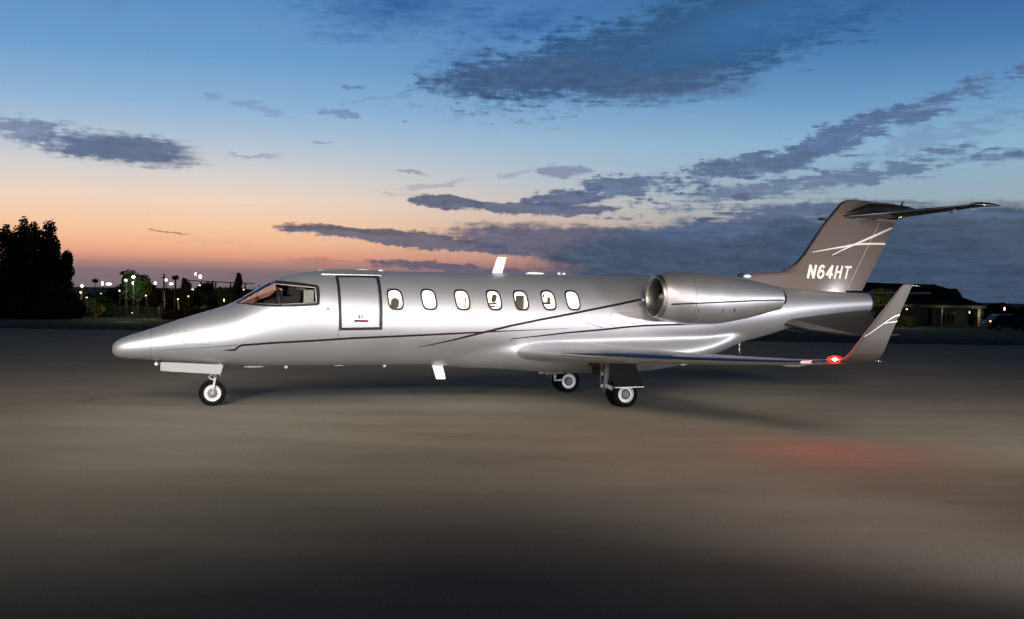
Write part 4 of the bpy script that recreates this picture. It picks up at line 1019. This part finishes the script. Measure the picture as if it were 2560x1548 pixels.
def tree(x, y, h, w, label, mtl='leaf_dark', kind='round', n=3200, leaf=.16, seed=0, group=None, name='leafy_tree', cat='tree', lean=0):
    rr = random.Random(seed*31+5); z0 = ground_z(y)
    t = empty(name, (x, y, z0)); tag(t, label, cat, group)
    bm = bmesh.new(); top = h*.8
    bm_tube(bm, (0, 0, -.1), (lean*.4, 0, h*.45), .03*h*.8, .02*h*.8, 8); bm_tube(bm, (lean*.4, 0, h*.45), (lean, 0, top), .016*h, .004*h, 6)
    for i in range(6):
        zz = h*rr.uniform(.3, .7); a = rr.uniform(0, 6.28); bm_tube(bm, (lean*zz/h, 0, zz), (lean*zz/h+math.cos(a)*w*.32, math.sin(a)*w*.3, zz+h*.14), .009*h, .003*h, 5)
    obj('trunk', bm, MT['bark'], t)
    lobes = []
    if kind == 'tall':
        for i in range(9):
            q = i/8; lobes.append((lean*q+rr.uniform(-.14, .14)*w, rr.uniform(-.12, .12)*w, h*(.09+.81*q), w*.5*(1-.62*q**1.6)*rr.uniform(.8, 1.1), w*.5*(1-.62*q), h*.13))
    elif kind == 'bush':
        for i in range(11):
            lobes.append((rr.uniform(-.4, .4)*w, rr.uniform(-.3, .3)*w, h*rr.uniform(.16, .62), w*rr.uniform(.16, .26), w*.2, h*rr.uniform(.22, .36)))
    else:
        for i in range(13):
            a = rr.uniform(0, 6.28); q = rr.random()
            lobes.append((math.cos(a)*w*.33*q**.5+lean, math.sin(a)*w*.3*q**.5, h*(.42+.44*rr.random()*(1-.5*q)), w*rr.uniform(.15, .25), w*rr.uniform(.15, .25), h*rr.uniform(.09, .16)))
    bm = bmesh.new(); foliage(bm, lobes, n, leaf, rr)
    obj('crown', bm, MT[mtl], t, False, False)
    return t
G1 = 'tall dark trees at the left edge'
left_trees = [
    ((-42.22, 84), 6.6, 3.6, 'black tree silhouette cut off by the left edge of the photo'),
    ((-39.58, 82), 7.1, 2.9, 'dark tree second from the left edge, with a ragged level top'),
    ((-37.76, 80), 7.5, 2.3, 'tall dark tree with the sharpest peak, near the left edge'),
    ((-38.28, 83), 7.35, 2.7, 'dark tree behind the gap between the two highest peaks at left'),
    ((-35.91, 80), 7.35, 2.8, 'highest peaked dark tree on the right side of the left clump'),
    ((-34.33, 78), 6.0, 2.2, 'dark tree with a stepped shoulder right of the highest peak'),
    ((-33.15, 77), 4.9, 1.9, 'shorter dark tree forming the right outer edge of the left clump'),
]
for i, ((x, y), h, w, lb) in enumerate(left_trees):
    tree(x, y, h, w, lb, 'leaf_dark', 'tall', 9500, .12, i+1, G1)
BK = [((-43.26, 104), 2.0, 3.0, 'dark bush in the back row, just clear of the tall left trees'), ((-42.79, 106), 2.3, 3.2, 'dark back row bush between the first white lamp and the pink lamps'), ((-40.11, 104), 2.7, 3.0, 'dark back row bush right below the pink lamps'), ((-39.24, 105), 3.0, 3.2, 'dark back row bush left of the big bushy tree'), ((-35.92, 104), 3.0, 3.0, 'dark back row bush below the lamp left of the bare poles'), ((-34.78, 106), 2.7, 3.4, 'dark back row bush between the two bare poles'), ((-32.24, 105), 3.0, 3.2, 'dark back row bush left of the stacked stadium lamps'), ((-31.32, 106), 3.1, 3.2, 'dark back row bush right of the stacked stadium lamps'), ((-28.74, 104), 3.2, 3.4, 'dark back row bush left of the cockpit roof'), ((-27.67, 106), 3.2, 3.4, 'dark back row bush nearest the cockpit roof')]
for i, ((x, y), h, w, lb) in enumerate(BK):
    tree(x, y, h, w, lb, 'leaf_mid' if i % 3 == 0 else 'leaf_dark', 'bush', 3600, .15, 160+i, 'back row of bushes behind the trees on the left', 'shrub', 'shrub')
G1b = 'low dark bushes under the left clump'
for i, ((x, y), h, w, lb) in enumerate([((-36.74, 76), 3.2, 3.6, 'low dark bush at the foot of the left edge tree'), ((-34.39, 75), 3.2, 3.6, 'low dark bush in the middle under the tall left trees'), ((-32.66, 75), 2.8, 2.6, 'low dark bush at the right foot of the tall left trees'), ((-32.77, 78), 1.7, 1.3, 'small ragged bush sticking out right of the tall left trees')]):
    tree(x, y, h, w, lb, 'leaf_dark', 'bush', 7000, .14, 20+i, G1b, 'shrub', 'shrub')
mid = [
    ((-37.77, 92), 2.2, 2.6, 'bush', 'leaf_mid', 'low bush by the first small lamp right of the tall dark trees'),
    ((-35.39, 88), 1.9, 2.0, 'bush', 'leaf_olive', 'olive bush left of the pink lit block'),
    ((-35.94, 92), 2.3, 2.2, 'bush', 'leaf_mid', 'green bush under the pinkish lamps'),
    ((-36.47, 96), 3.2, 2.8, 'round', 'leaf_mid', 'tree left of the big bushy tree, lamps shining over it'),
    ((-33.22, 90), 4.35, 2.2, 'round', 'leaf_mid', 'thin topped tree on the left side of the big bushy tree'),
    ((-31.57, 88), 4.5, 3.0, 'round', 'leaf_mid', 'big bushy tree left of the two bare poles'),
    ((-31.71, 91), 3.4, 1.8, 'round', 'leaf_dark', 'narrow tree touching the right side of the big bushy tree'),
    ((-31.33, 93), 3.1, 2.2, 'round', 'leaf_dark', 'tree standing left of the first bare pole'),
    ((-30.58, 96), 3.3, 2.4, 'round', 'leaf_mid', 'tree right of the second bare pole'),
    ((-28.74, 92), 3.5, 1.5, 'tall', 'leaf_dark', 'pointed tree right of the second bare pole'),
    ((-28.43, 94), 2.8, 2.6, 'round', 'leaf_mid', 'round tree under the three stacked stadium lamps'),
    ((-28.29, 97), 3.6, 2.6, 'round', 'leaf_dark', 'tree right of the three stacked stadium lamps'),
    ((-26.69, 95), 3.2, 2.6, 'round', 'leaf_mid', 'tree left of the last small lamp before the jet nose'),
    ((-24.89, 92), 3.3, 2.4, 'round', 'leaf_mid', 'tree behind the foot of the cockpit window'),
    ((-23.7, 90), 3.9, 1.2, 'tall', 'leaf_dark', 'pointed dark tree rising just left of the cockpit roof'),
    ((-23.63, 94), 3.5, 2.8, 'round', 'leaf_rust', 'rust tinged tree closest to the cockpit roof'),
    ((-22.85, 96), 3.2, 2.8, 'round', 'leaf_mid', 'tree mostly hidden behind the cockpit'),
]
for i, ((x, y), h, w, kd, mt, lb) in enumerate(mid):
    tree(x, y, h, w, lb, mt, kd, 4200, .13, 40+i, 'trees beyond the fence on the left', 'shrub' if kd == 'bush' else 'leafy_tree', 'shrub' if kd == 'bush' else 'tree')
for i, ((x, y), h, w, lb) in enumerate([((-25.59, 78), 1.0, 1.8, 'rust coloured shrub at the foot of the second bare pole'), ((-24.17, 77), 1.15, 2.0, 'rust coloured shrub left of the nose slope, in the middle of its row'), ((-22.69, 76), 1.25, 2.0, 'rust coloured shrub nearest the slope of the jet nose'), ((-22.87, 80), 1.4, 1.8, 'rust coloured shrub half hidden by the jet nose')]):
    tree(x, y, h, w, lb, 'leaf_rust', 'bush', 2600, .07, 80+i, 'rust coloured shrubs behind the jet nose', 'shrub', 'shrub')
# right side trees
for i, ((x, y), h, w, kd, lb) in enumerate([
    ((72.47, 160), 3.2, 4.2, 'round', 'dark round tree right beside the low roof of the pavilion'),
    ((76.95, 165), 4.4, 4.6, 'round', 'tallest dark tree right of the pavilion'),
    ((80.15, 168), 3.9, 4.6, 'round', 'dark tree above the small dark car, right of the tallest one'),
    ((80.68, 165), 3.3, 3.6, 'round', 'dark tree at the right edge of the photo')]):
    tree(x, y, h, w, lb, 'leaf_dark', kd, 3800, .16, 100+i, 'dark trees right of the pavilion')
for i, ((x, y), h, w, lb) in enumerate([((45.15, 120), 1.7, 2.6, 'lit green shrub beside the pavilion wall, seen past the winglet')]):
    tree(x, y, h, w, lb, 'leaf_olive', 'bush', 3000, .08, 120+i, None, 'shrub', 'shrub')
# far belt of woodland closing the horizon
bm = bmesh.new(); rr = random.Random(3)
for x0 in range(-270, 271, 3):
    y = 225+rr.uniform(-6, 6); h = 3.2+1.2*noise.noise(Vector((x0*.05, 1, 2)))+rr.uniform(-.4, .4)
    zz = ground_z(y)
    foliage(bm, [(x0, y, zz+h*.5, 2.6, 2.0, h*.55)], 130, .42, rr)
tag(obj('woodland', bm, MT['leaf_dark'], None, False, False), 'far dark belt of woodland along the horizon', 'woodland', kind='stuff')

# ------------------------------------------------------------------ lamps on poles at the far side
def emat(name, col, s): return mat(name, (.8, .8, .8), .4, emit=col, estr=s)
MT['lamp_white'] = emat('white_lamp_glow', (1, .94, .86), 2.6); MT['lamp_warm'] = emat('warm_lamp_glow', (1, .66, .36), 4); MT['lamp_pink'] = emat('pink_lamp_glow', (1, .72, .62), 3)
MT['pole'] = mat('grey_brown_pole', (.02, .016, .014), .85, 0, var=.1)
def lamp_pole(p, sizes, label, mtl='lamp_white', light=None, grp='floodlight poles behind the trees on the left', cat='lamp post'):
    """p: head position; sizes: list of (dx, dz, w, h) heads"""
    x, y, z = p; z0 = ground_z(y)
    t = empty('floodlight_pole', (x, y, z0)); tag(t, label, cat, grp)
    bm = bmesh.new(); bm_tube(bm, (0, 0, -.1), (0, 0, z-z0+.05), .06, .04, 8); 
    if len(sizes) > 1:
        for (dx, dz, w, h) in sizes: bm_tube(bm, (0, 0, z-z0+dz), (dx, 0, z-z0+dz), .03, .03, 6)
    obj('pole', bm, MT['pole'], t)
    for (dx, dz, w, h) in sizes:
        bm = bmesh.new(); bm_ball(bm, (dx, -.12, z-z0+dz), 1, (w*.42, .1, h*.42), 12, 8); obj('lamp_head', bm, MT[mtl], t)
    if light:
        d = bpy.data.lights.new('lamp_glow', 'POINT'); d.energy = light[0]; d.color = light[1]; d.shadow_soft_size = .25
        o = bpy.data.objects.new('lamp_glow', d); COL.objects.link(o); o.parent = t; o.location = (0, -1.2, z-z0-.1)
lamp_pole((-46.17, 112, 1.95), [(0, 0, .42, .38)], 'low white lamp, first to the right of the tall dark trees', light=(140, (1, .95, .85)))
lamp_pole((-41.33, 100, 1.35), [(0, 0, .2, .2)], 'small warm lamp directly below the first white lamp', 'lamp_warm', light=(320, (1, .5, .2)))
lamp_pole((-44.31, 104, 2.02), [(0, 0, .16, .2)], 'faint lamp peeping out at the edge of the tall dark trees')
lamp_pole((-38.62, 98, 1.21), [(0, 0, .22, .26)], 'small white lamp low among the bushes, under the pink lamps')
lamp_pole((-49.08, 125, 2.21), [(0, .05, .32, .7), (.75, .0, .9, .38)], 'pair of pinkish lamps in an L shape, left of the big bushy tree', 'lamp_pink')
lamp_pole((-31.83, 86, 2.52), [(0, 0, .3, .26)], 'white lamp left of the brightest one over the big bushy tree', light=(120, (1, 1, .9)))
lamp_pole((-30.84, 85, 2.8), [(0, 0, .36, .27)], 'bright white lamp topmost over the big bushy tree', light=(220, (.95, 1, .9)))
lamp_pole((-31.23, 86, 2.3), [(0, 0, .22, .3)], 'white lamp hanging below the topmost one in the big bushy tree')
lamp_pole((-40.36, 118, 2.4), [(0, 0, .38, .4)], 'white lamp left of the first bare pole')
lamp_pole((-38.48, 116, 2.77), [(0, 0, .38, .42)], 'white lamp just right of the first bare pole')
lamp_pole((-36.59, 112, 2.33), [(0, 0, .55, .3)], 'wide white lamp between the two bare poles', light=(200, (1, .75, .5)))
lamp_pole((-31.1, 104, 2.13), [(0, 0, .36, .5), (0, .96, .42, .48), (-.46, 1.22, .24, .4)], 'tall mast with three stacked white stadium lamps', light=(300, (.9, 1, .85)))
lamp_pole((-35.53, 116, 1.71), [(0, 0, .32, .3)], 'low white lamp left of the three stacked stadium lamps')
lamp_pole((-31.76, 118, 1.69), [(0, 0, .36, .3)], 'last white lamp before the cockpit roof')
lamp_pole((-23.18, 84, 1.04), [(0, 0, .08, .3)], 'tiny slim lamp low in the bushes above the nose slope', 'lamp_warm')
# orange light spilling on the shrubs from a sodium lamp
lamp_pole((-27.52, 86, 1.04), [(0, 0, .12, .12)], 'small orange lamp among the rust coloured shrubs', 'lamp_warm', light=(420, (1, .5, .2)))
lamp_pole((-27.07, 80, 0.42), [(0, 0, .07, .07)], 'small orange lamp low by the fence end', 'lamp_warm', light=(90, (1, .5, .2)))
lamp_pole((-25.45, 70, 0.28), [(0, 0, .04, .04)], 'tiny greenish path lamp at the foot of the fence', 'lamp_warm', light=(40, (.7, 1, .4)))
lamp_pole((-33.1, 88, 1.64), [(0, 0, .14, .14)], 'tiny warm lamp in the foliage left of the big bushy tree', 'lamp_warm')
lamp_pole((-30.51, 87, 1.28), [(0, 0, .12, .12)], 'tiny warm lamp right of the big bushy tree, halfway up', 'lamp_warm')
lamp_pole((-35.04, 86, 1.05), [(0, 0, .13, .10)], 'tiny warm lamp low in the first bush beside the tall dark trees', 'lamp_warm')
lamp_pole((-27.91, 90, 1.25), [(0, 0, .12, .12)], 'tiny warm lamp low beneath the stacked stadium lamps', 'lamp_warm')
lamp_pole((-23.67, 92, 1.91), [(0, 0, .14, .12)], 'tiny warm lamp in the rust tinged tree beside the cockpit', 'lamp_warm')
# bare poles
def bare_pole(p, label, r=.09, head='tuft'):
    x, y, z = p; z0 = ground_z(y); t = empty('utility_pole', (x, y, z0)); tag(t, label, 'pole', 'bare poles among the trees on the left')
    bm = bmesh.new(); bm_tube(bm, (0, 0, -.1), (0, 0, z-z0), r, r*.7, 8); obj('pole', bm, MT['pole'], t)
    bm = bmesh.new()
    if head == 'tuft': foliage(bm, [(0, 0, z-z0+.02, .30, .3, .18)], 160, .09, R)
    else: bm_box(bm, (0, 0, z-z0-.15), (.5, .08, .08)); bm_box(bm, (0, 0, z-z0+.05), (.1, .1, .25))
    obj('pole_top', bm, MT['leaf_dark'] if head == 'tuft' else MT['pole'], t, False)
bare_pole((-28.06, 84, 2.92), 'bare pole with a narrow top, left one of the tall pair', head='bar')
bare_pole((-27.13, 84, 2.77), 'bare pole with a bushy palm-like top, right one of the tall pair')
bare_pole((-38.4, 96, 2.44), 'thin pole with a small dark top over the low bushes', .04)
bare_pole((-34.34, 92, 3.14), 'thin pole with a dark tuft above the left side of the big bushy tree', .05)
bare_pole((-28.69, 100, 2.53), 'thin dark pole right of the stacked stadium lamps', .05, 'bar')
# distant low building roof line behind the trees
b_ = empty('stadium_stand', ((-42.31, 150)[0], 150, ground_z(150))); tag(b_, 'long low grandstand roof behind the trees left of the cockpit', 'grandstand')
bm = bmesh.new(); bm_box(bm, (0, 0, 4.6), (9.5, 4, .12), 0, 0, .03); obj('roof', bm, mat('stand_roof', (.3, .24, .22), .7, var=.2, vscale=1), b_, False)
bm = bmesh.new(); bm_box(bm, (0, 1, 2.2), (9.0, .3, 2.4)); obj('wall', bm, mat('stand_wall', (.25, .2, .19), .8, var=.3, vscale=1.5), b_, False)
for i in range(5):
    bm = bmesh.new(); bm_box(bm, (-4.2+2.1*i, -1.2, 2.9), (.15, .15, 3.3)); obj('column', bm, MT['pole'], b_, False)

# fence
fx0, fx1, fy = (-27.49, 72)[0], (-24.18, 72)[0], 72
fe = empty('picket_fence', ((fx0+fx1)/2, fy, ground_z(fy))); tag(fe, 'low dark fence of thin pickets in front of the trees on the left', 'fence')
MT['fence'] = mat('weathered_fence', (.12, .13, .10), .7, var=.3, vscale=5)
half = (fx1-fx0)/2
for z in (.25, .92):
    bm = bmesh.new(); bm_box(bm, (0, .03, z), (half*2, .03, .05)); obj('rail', bm, MT['fence'], fe, False)
bm = bmesh.new(); bm_box(bm, (0, 0, .52), (.035, .025, 1.04)); first = obj('picket', bm, MT['fence'], fe, False); first.location = (-half, 0, 0)
npk = 26
for i in range(1, npk):
    c = first.copy(); COL.objects.link(c); c.parent = fe; c.location = (-half+2*half*i/(npk-1), 0, 0)
    c.scale = (1, 1, 1+.25*((i % 6) == 0))

# ------------------------------------------------------------------ pavilion on the right
MT['roof'] = mat('dark_roof_shingle', (.012, .013, .016), .95, var=.3, vscale=2, bump=.4, bscale=12, spec=.1)
MT['beam'] = mat('weathered_beam', (.20, .19, .14), .8, var=.2, vscale=2)
MT['block'] = mat('grey_block_wall', (.085, .105, .12), .85, var=.25, vscale=.8)
MT['column_paint'] = mat('beige_column_paint', (.42, .36, .24), .7, var=.15, vscale=2)
MT['darkglass'] = mat('unlit_window_glass', (.01, .012, .014), .1)
MT['olive_wall'] = mat('olive_wall', (.13, .15, .05), .8, var=.3, vscale=2)
Y = 160; gz = ground_z(Y)
pv = empty('pavilion', ((64.38, 160)[0], Y, gz)); tag(pv, 'dark low building with a wide hipped roof and beige corner columns behind the winglet', 'building')
ox = (64.38, 160)[0]
def PX(u_): return u_
P = dict(e0=(55.2, 160, 1.38), e1=(72.14, 160, 1.24), r0=(55.29, 166, 4.18), r1=(65.6, 166, 4.42), r2=(69.63, 166, 3.79), r3=(70.47, 166, 3.04), c0=(71.08, 160, -0.37), w0=(62.92, 164, -0.61), w1=(70.97, 164, -0.47))
def loc(p, dy=0): return (p[0]-ox, p[1]-Y+dy, p[2]-gz)
zE = P['e1'][2]-gz; xE = P['e1'][0]-ox; x0 = P['e0'][0]-ox-4; 
bm = bmesh.new()
zr = P['r1'][2]-gz; xr = P['r1'][0]-ox
v = [bm.verts.new(p) for p in ((x0, -1.5, zE), (xE, -1.5, zE), (xE, 12, zE), (x0, 12, zE), (x0+3, 6, zr+.2), (xr, 6, zr))]
for q in ((0, 1, 5, 4), (1, 2, 5), (2, 3, 4, 5), (3, 0, 4), (3, 2, 1, 0)): bm.faces.new([v[i] for i in q])
obj('roof', bm, MT['roof'], pv, False)
# raised monitor on the roof slope
x2 = P['r2'][0]-ox; x3 = P['r3'][0]-ox; z2 = P['r2'][2]-gz
bm = bmesh.new()
pts = [(xr-1, zr-.6), (xr+.2, zr+.02), (x2-1.2, z2-.1), (x2-.2, z2+.02), (x3-.3, z2-.9), (x3, z2-1.6), (xr, z2-2)]
a = [bm.verts.new((x, 3.0, z)) for x, z in pts]; b = [bm.verts.new((x, 7.5, z)) for x, z in pts]
bm.faces.new(a); bm.faces.new(b[::-1])
for i in range(len(pts)): bm.faces.new((a[i], a[(i+1) % len(pts)], b[(i+1) % len(pts)], b[i]))
obj('roof_monitor', bm, MT['roof'], pv, False)
bm = bmesh.new(); bm_box(bm, ((x0+xE)/2, -1.35, zE-.22), (xE-x0, .2, .40)); obj('eave_beam', bm, MT['beam'], pv, False)
wx0 = P['w0'][0]-ox; wx1 = P['w1'][0]-ox
bm = bmesh.new(); bm_box(bm, ((x0+wx1)/2, 5, (zE-.45)/2), (wx1-x0, 6, zE-.45)); obj('wall', bm, MT['block'], pv, False)
bm = bmesh.new(); bm_box(bm, (wx1+1.3, 6.5, .9), (2.6, .3, 1.8)); obj('side_wall', bm, MT['olive_wall'], pv, False)
for (u, wd, mt) in ((P['c0'][0]-ox, .32, 'column_paint'), (P['c0'][0]-ox+.42, .22, 'block'), ((63.64, 160)[0]-ox, .5, 'roof'), ((65.42, 160)[0]-ox, .2, 'beam'), ((58.86, 160)[0]-ox, .3, 'block')):
    bm = bmesh.new(); bm_box(bm, (u, -1.3, (zE-.44)/2), (wd, .3, zE-.44)); obj('column', bm, MT[mt], pv, False)
for (a_, b2, z0_, z1_) in (((66.49, 162)[0]-ox, (67.29, 162)[0]-ox, .2, 2.0), ((67.42, 162)[0]-ox, (67.98, 162)[0]-ox, .6, 2.0), ((68.16, 162)[0]-ox, (68.78, 162)[0]-ox, .6, 2.0)):
    bm = bmesh.new(); bm_box(bm, ((a_+b2)/2, 1.95, (z0_+z1_)/2), (b2-a_, .1, z1_-z0_)); wdw = obj('window', bm, MT['darkglass'], pv, False)
    bm = bmesh.new()
    for xx in (a_, b2): bm_box(bm, (xx, 1.88, (z0_+z1_)/2), (.07, .08, z1_-z0_+.1))
    bm_box(bm, ((a_+b2)/2, 1.88, z1_+.03), (b2-a_+.1, .08, .07)); obj('window_frame', bm, MT['beam'], wdw, False)
bm = bmesh.new(); bm_ball(bm, ((70.2, 160)[0]-ox, 0, 2.15), .10, (.7, .7, 1.7)); obj('porch_lamp', bm, MT['lamp_warm'], pv)
bm = bmesh.new(); bm_ball(bm, ((59.84, 160)[0]-ox, -1.9, 2.5), .10, (1.3, .7, .8)); obj('wall_lamp', bm, MT['lamp_warm'], pv)
for (u, z, e_) in (((70.51, 160)[0]-ox, 2.0, 30), ((59.09, 158)[0]-ox, 2.3, 22), ((65.6, 160)[0]-ox, 2.3, 10)):
    d = bpy.data.lights.new('porch_glow', 'POINT'); d.energy = e_; d.color = (1, .93, .75); d.shadow_soft_size = .1
    o = bpy.data.objects.new('porch_glow', d); COL.objects.link(o); o.parent = pv; o.location = (u, -2.1, z)
# lit lawn tree behind the fin: broad green roof-like hedge mass left of the pavilion
tree(*(52.01, 150), 6.1, 8.5, 'broad green tree lit faintly between the fin and the winglet', 'leaf_olive', 'round', 7000, .16, 141, None)
d = bpy.data.lights.new('foliage_fill_light', 'POINT'); d.energy = 1500; d.color = (1, .95, .45); d.shadow_soft_size = .3  # unseen point light added to brighten the broad green tree
o = bpy.data.objects.new('foliage_fill_light', d); COL.objects.link(o); o.location = ((47.59, 138)[0], 138, 3.0)

d = bpy.data.lights.new('foliage_fill_light', 'POINT'); d.energy = 120; d.color = (.95, 1, .5); d.shadow_soft_size = .2  # unseen point light added to brighten the shrub by the wall
o = bpy.data.objects.new('foliage_fill_light', d); COL.objects.link(o); o.location = ((44.12, 117)[0], 116.5, .6)
# street lamp at far right
x, y, z = (70.75, 150, 0.89); t = empty('street_lamp', (x, y, ground_z(y))); tag(t, 'warm street lamp glowing in front of the dark trees on the far right', 'street lamp')
bm = bmesh.new(); bm_tube(bm, (0, 0, -.1), (0, 0, z-ground_z(y)), .06, .04, 8); obj('pole', bm, MT['pole'], t)
bm = bmesh.new(); bm_ball(bm, (0, -.15, z-ground_z(y)), 1, (.12, .1, .24), 10, 8); obj('lamp_head', bm, MT['lamp_warm'], t)

# parked car with a lit tail lamp
def car(x, y, rz, label):
    t = empty('parked_car', (x, y, ground_z(y)), rz); tag(t, label, 'car')
    paint = mat('dark_car_paint', (.004, .005, .008), .4, .1, .15)
    prof = [(-2.3, .35), (-2.35, .75), (-2.2, 1.02), (-1.9, 1.12), (-1.6, 1.55), (-1.2, 1.68), (.3, 1.68), (.75, 1.5), (1.2, 1.12), (2.0, 1.0), (2.3, .8), (2.35, .45), (2.2, .32)]
    rg = []
    for (yy, k) in ((-.92, .93), (-.86, 1), (0, 1.01), (.86, 1), (.92, .93)):
        rg.append([(px*(.99 if abs(yy) > .9 else 1), yy*(1-.16*max(0, pz-1.0)), .32+(pz-.32)*k) for px, pz in prof])
    bm = bmesh.new(); bm_loft(bm, rg); crease(obj('body', bm, paint, t), 35)
    for s in (-1, 1):
        bm = bmesh.new()
        for q in ([(-1.5, 1.15), (-1.4, 1.5), (-.5, 1.55), (-.5, 1.15)], [(-.4, 1.15), (-.4, 1.55), (.4, 1.5), (.95, 1.15)]):
            bm.faces.new([bm.verts.new((a, s*(.93-.15*max(0, b-1)+.01), b)) for a, b in q])
        obj('side_window', bm, MT['darkglass'], t, False)
        for wx in (-1.4, 1.45):
            bm = bmesh.new(); bm_tube(bm, (wx, s*.72, .34), (wx, s*.94, .34), .34, n=20); wh = obj('wheel', bm, MT['tyre'], t)
            bm = bmesh.new(); bm_tube(bm, (wx, s*.90, .34), (wx, s*.955, .34), .2, n=16); obj('rim', bm, MT['rim'], wh)
        bm = bmesh.new(); bm_ball(bm, (-2.28, s*.72, .95), 1, (.08, .17, .09), 10, 8); obj('tail_light', bm, MT['lamp_tail' if s < 0 else 'darkglass'], t)
        bm = bmesh.new(); bm_ball(bm, (2.25, s*.7, .75), 1, (.08, .16, .08), 10, 8); obj('headlight', bm, MT['darkglass'], t)
MT['lamp_tail'] = emat('amber_red_tail_lamp', (1, .28, .12), 4)
car((53.22, 112)[0], 112, rad(4), 'dark car parked far right with its near tail lamp glowing orange')

# ------------------------------------------------------------------ small high-wing aeroplane parked behind the jet's tail
cx, cy = (24.67, 74)
CES = empty('light_aircraft', (cx, cy, ground_z(cy)), rad(8)); tag(CES, 'small grey high wing aeroplane parked behind the tail of the jet', 'aeroplane')
MT['ces'] = mat('pale_aeroplane_paint', (.62, .64, .66), .35, var=.05)
wz = 2.42-ground_z(cy)
bm = bmesh.new(); rg = []
for i in range(17):
    a = -5.2+10.4*i/16; c = 1.5-.35*max(0, abs(a)-2.5)/2.7
    rg.append([(a, -c*.4+c*x, wz+.06*abs(a)*.3+c*q*.12) for (x, q) in AF])
bm_loft(bm, rg); obj('wing', bm, MT['ces'], CES)
bm = bmesh.new(); rg = []
for (yy, w, zb, zt) in ((-2.1, .2, 1.0, 1.3), (-1.9, .38, .85, 1.45), (-1.1, .52, .75, 1.62), (-.75, .55, .72, 1.75), (-.2, .56, .7, 2.38), (.9, .55, .7, 2.40), (1.8, .45, .8, 1.95), (3.2, .26, 1.05, 1.7), (5.0, .1, 1.3, 1.6)):
    rg.append([(w*math.cos(2*math.pi*j/24)*1.0, yy, (zb+zt)/2+(zt-zb)/2*math.sin(2*math.pi*j/24)) for j in range(24)])
bm_loft(bm, rg); obj('fuselage', bm, MT['ces'], CES)
bm = bmesh.new(); rg = []
for (yy, w, zb, zt) in ((-.78, .50, 1.68, 1.74), (-.35, .53, 1.72, 2.22), (-.2, .575, 1.8, 2.395)):
    rg.append([(w*math.cos(math.pi*j/12), yy-.02, zb+(zt-zb)*math.sin(math.pi*j/12)) for j in range(13)])
bm_loft(bm, rg, False, False, False); obj('windshield', bm, MT['glass'], CES)
for s in (-1, 1):
    bm = bmesh.new(); bm_tube(bm, (s*.5, 0, .85), (s*2.6, 0, wz-.05), .035, n=8); obj('wing_strut', bm, MT['ces'], CES)
    bm = bmesh.new(); bm_tube(bm, (s*.45, .1, .8), (s*1.2, .1, .25), .04, n=8); obj('gear_leg', bm, MT['ces'], CES)
    bm = bmesh.new(); bm_tube(bm, (s*1.14, .1, .22), (s*1.28, .1, .22), .21, n=20); obj('wheel', bm, MT['tyre'], CES)
bm = bmesh.new(); bm_tube(bm, (0, -1.7, .8), (0, -1.75, .2), .03, n=8); obj('gear_leg', bm, MT['ces'], CES)
bm = bmesh.new(); bm_tube(bm, (-.06, -1.75, .18), (.06, -1.75, .18), .17, n=18); obj('wheel', bm, MT['tyre'], CES)
bm = bmesh.new(); bm_ball(bm, (0, -2.2, 1.15), .13, (1, 1.6, 1)); bm_box(bm, (0, -2.22, 1.15), (.10, .03, 1.85), 0, 0, .5); obj('propeller', bm, MT['black'], CES)
bm = bmesh.new(); bm_box(bm, (0, 5.0, 1.5), (3.3, .8, .05)); obj('tailplane', bm, MT['ces'], CES, False)
bm = bmesh.new(); bm.faces.new([bm.verts.new(p) for p in ((-.03, 4.2, 1.6), (-.03, 5.5, 1.5), (-.03, 5.7, 2.9), (-.03, 5.1, 2.9))]); bm.faces.new([bm.verts.new(p) for p in ((.03, 4.2, 1.6), (.03, 5.5, 1.5), (.03, 5.7, 2.9), (.03, 5.1, 2.9))]); obj('fin', bm, MT['ces'], CES, False)
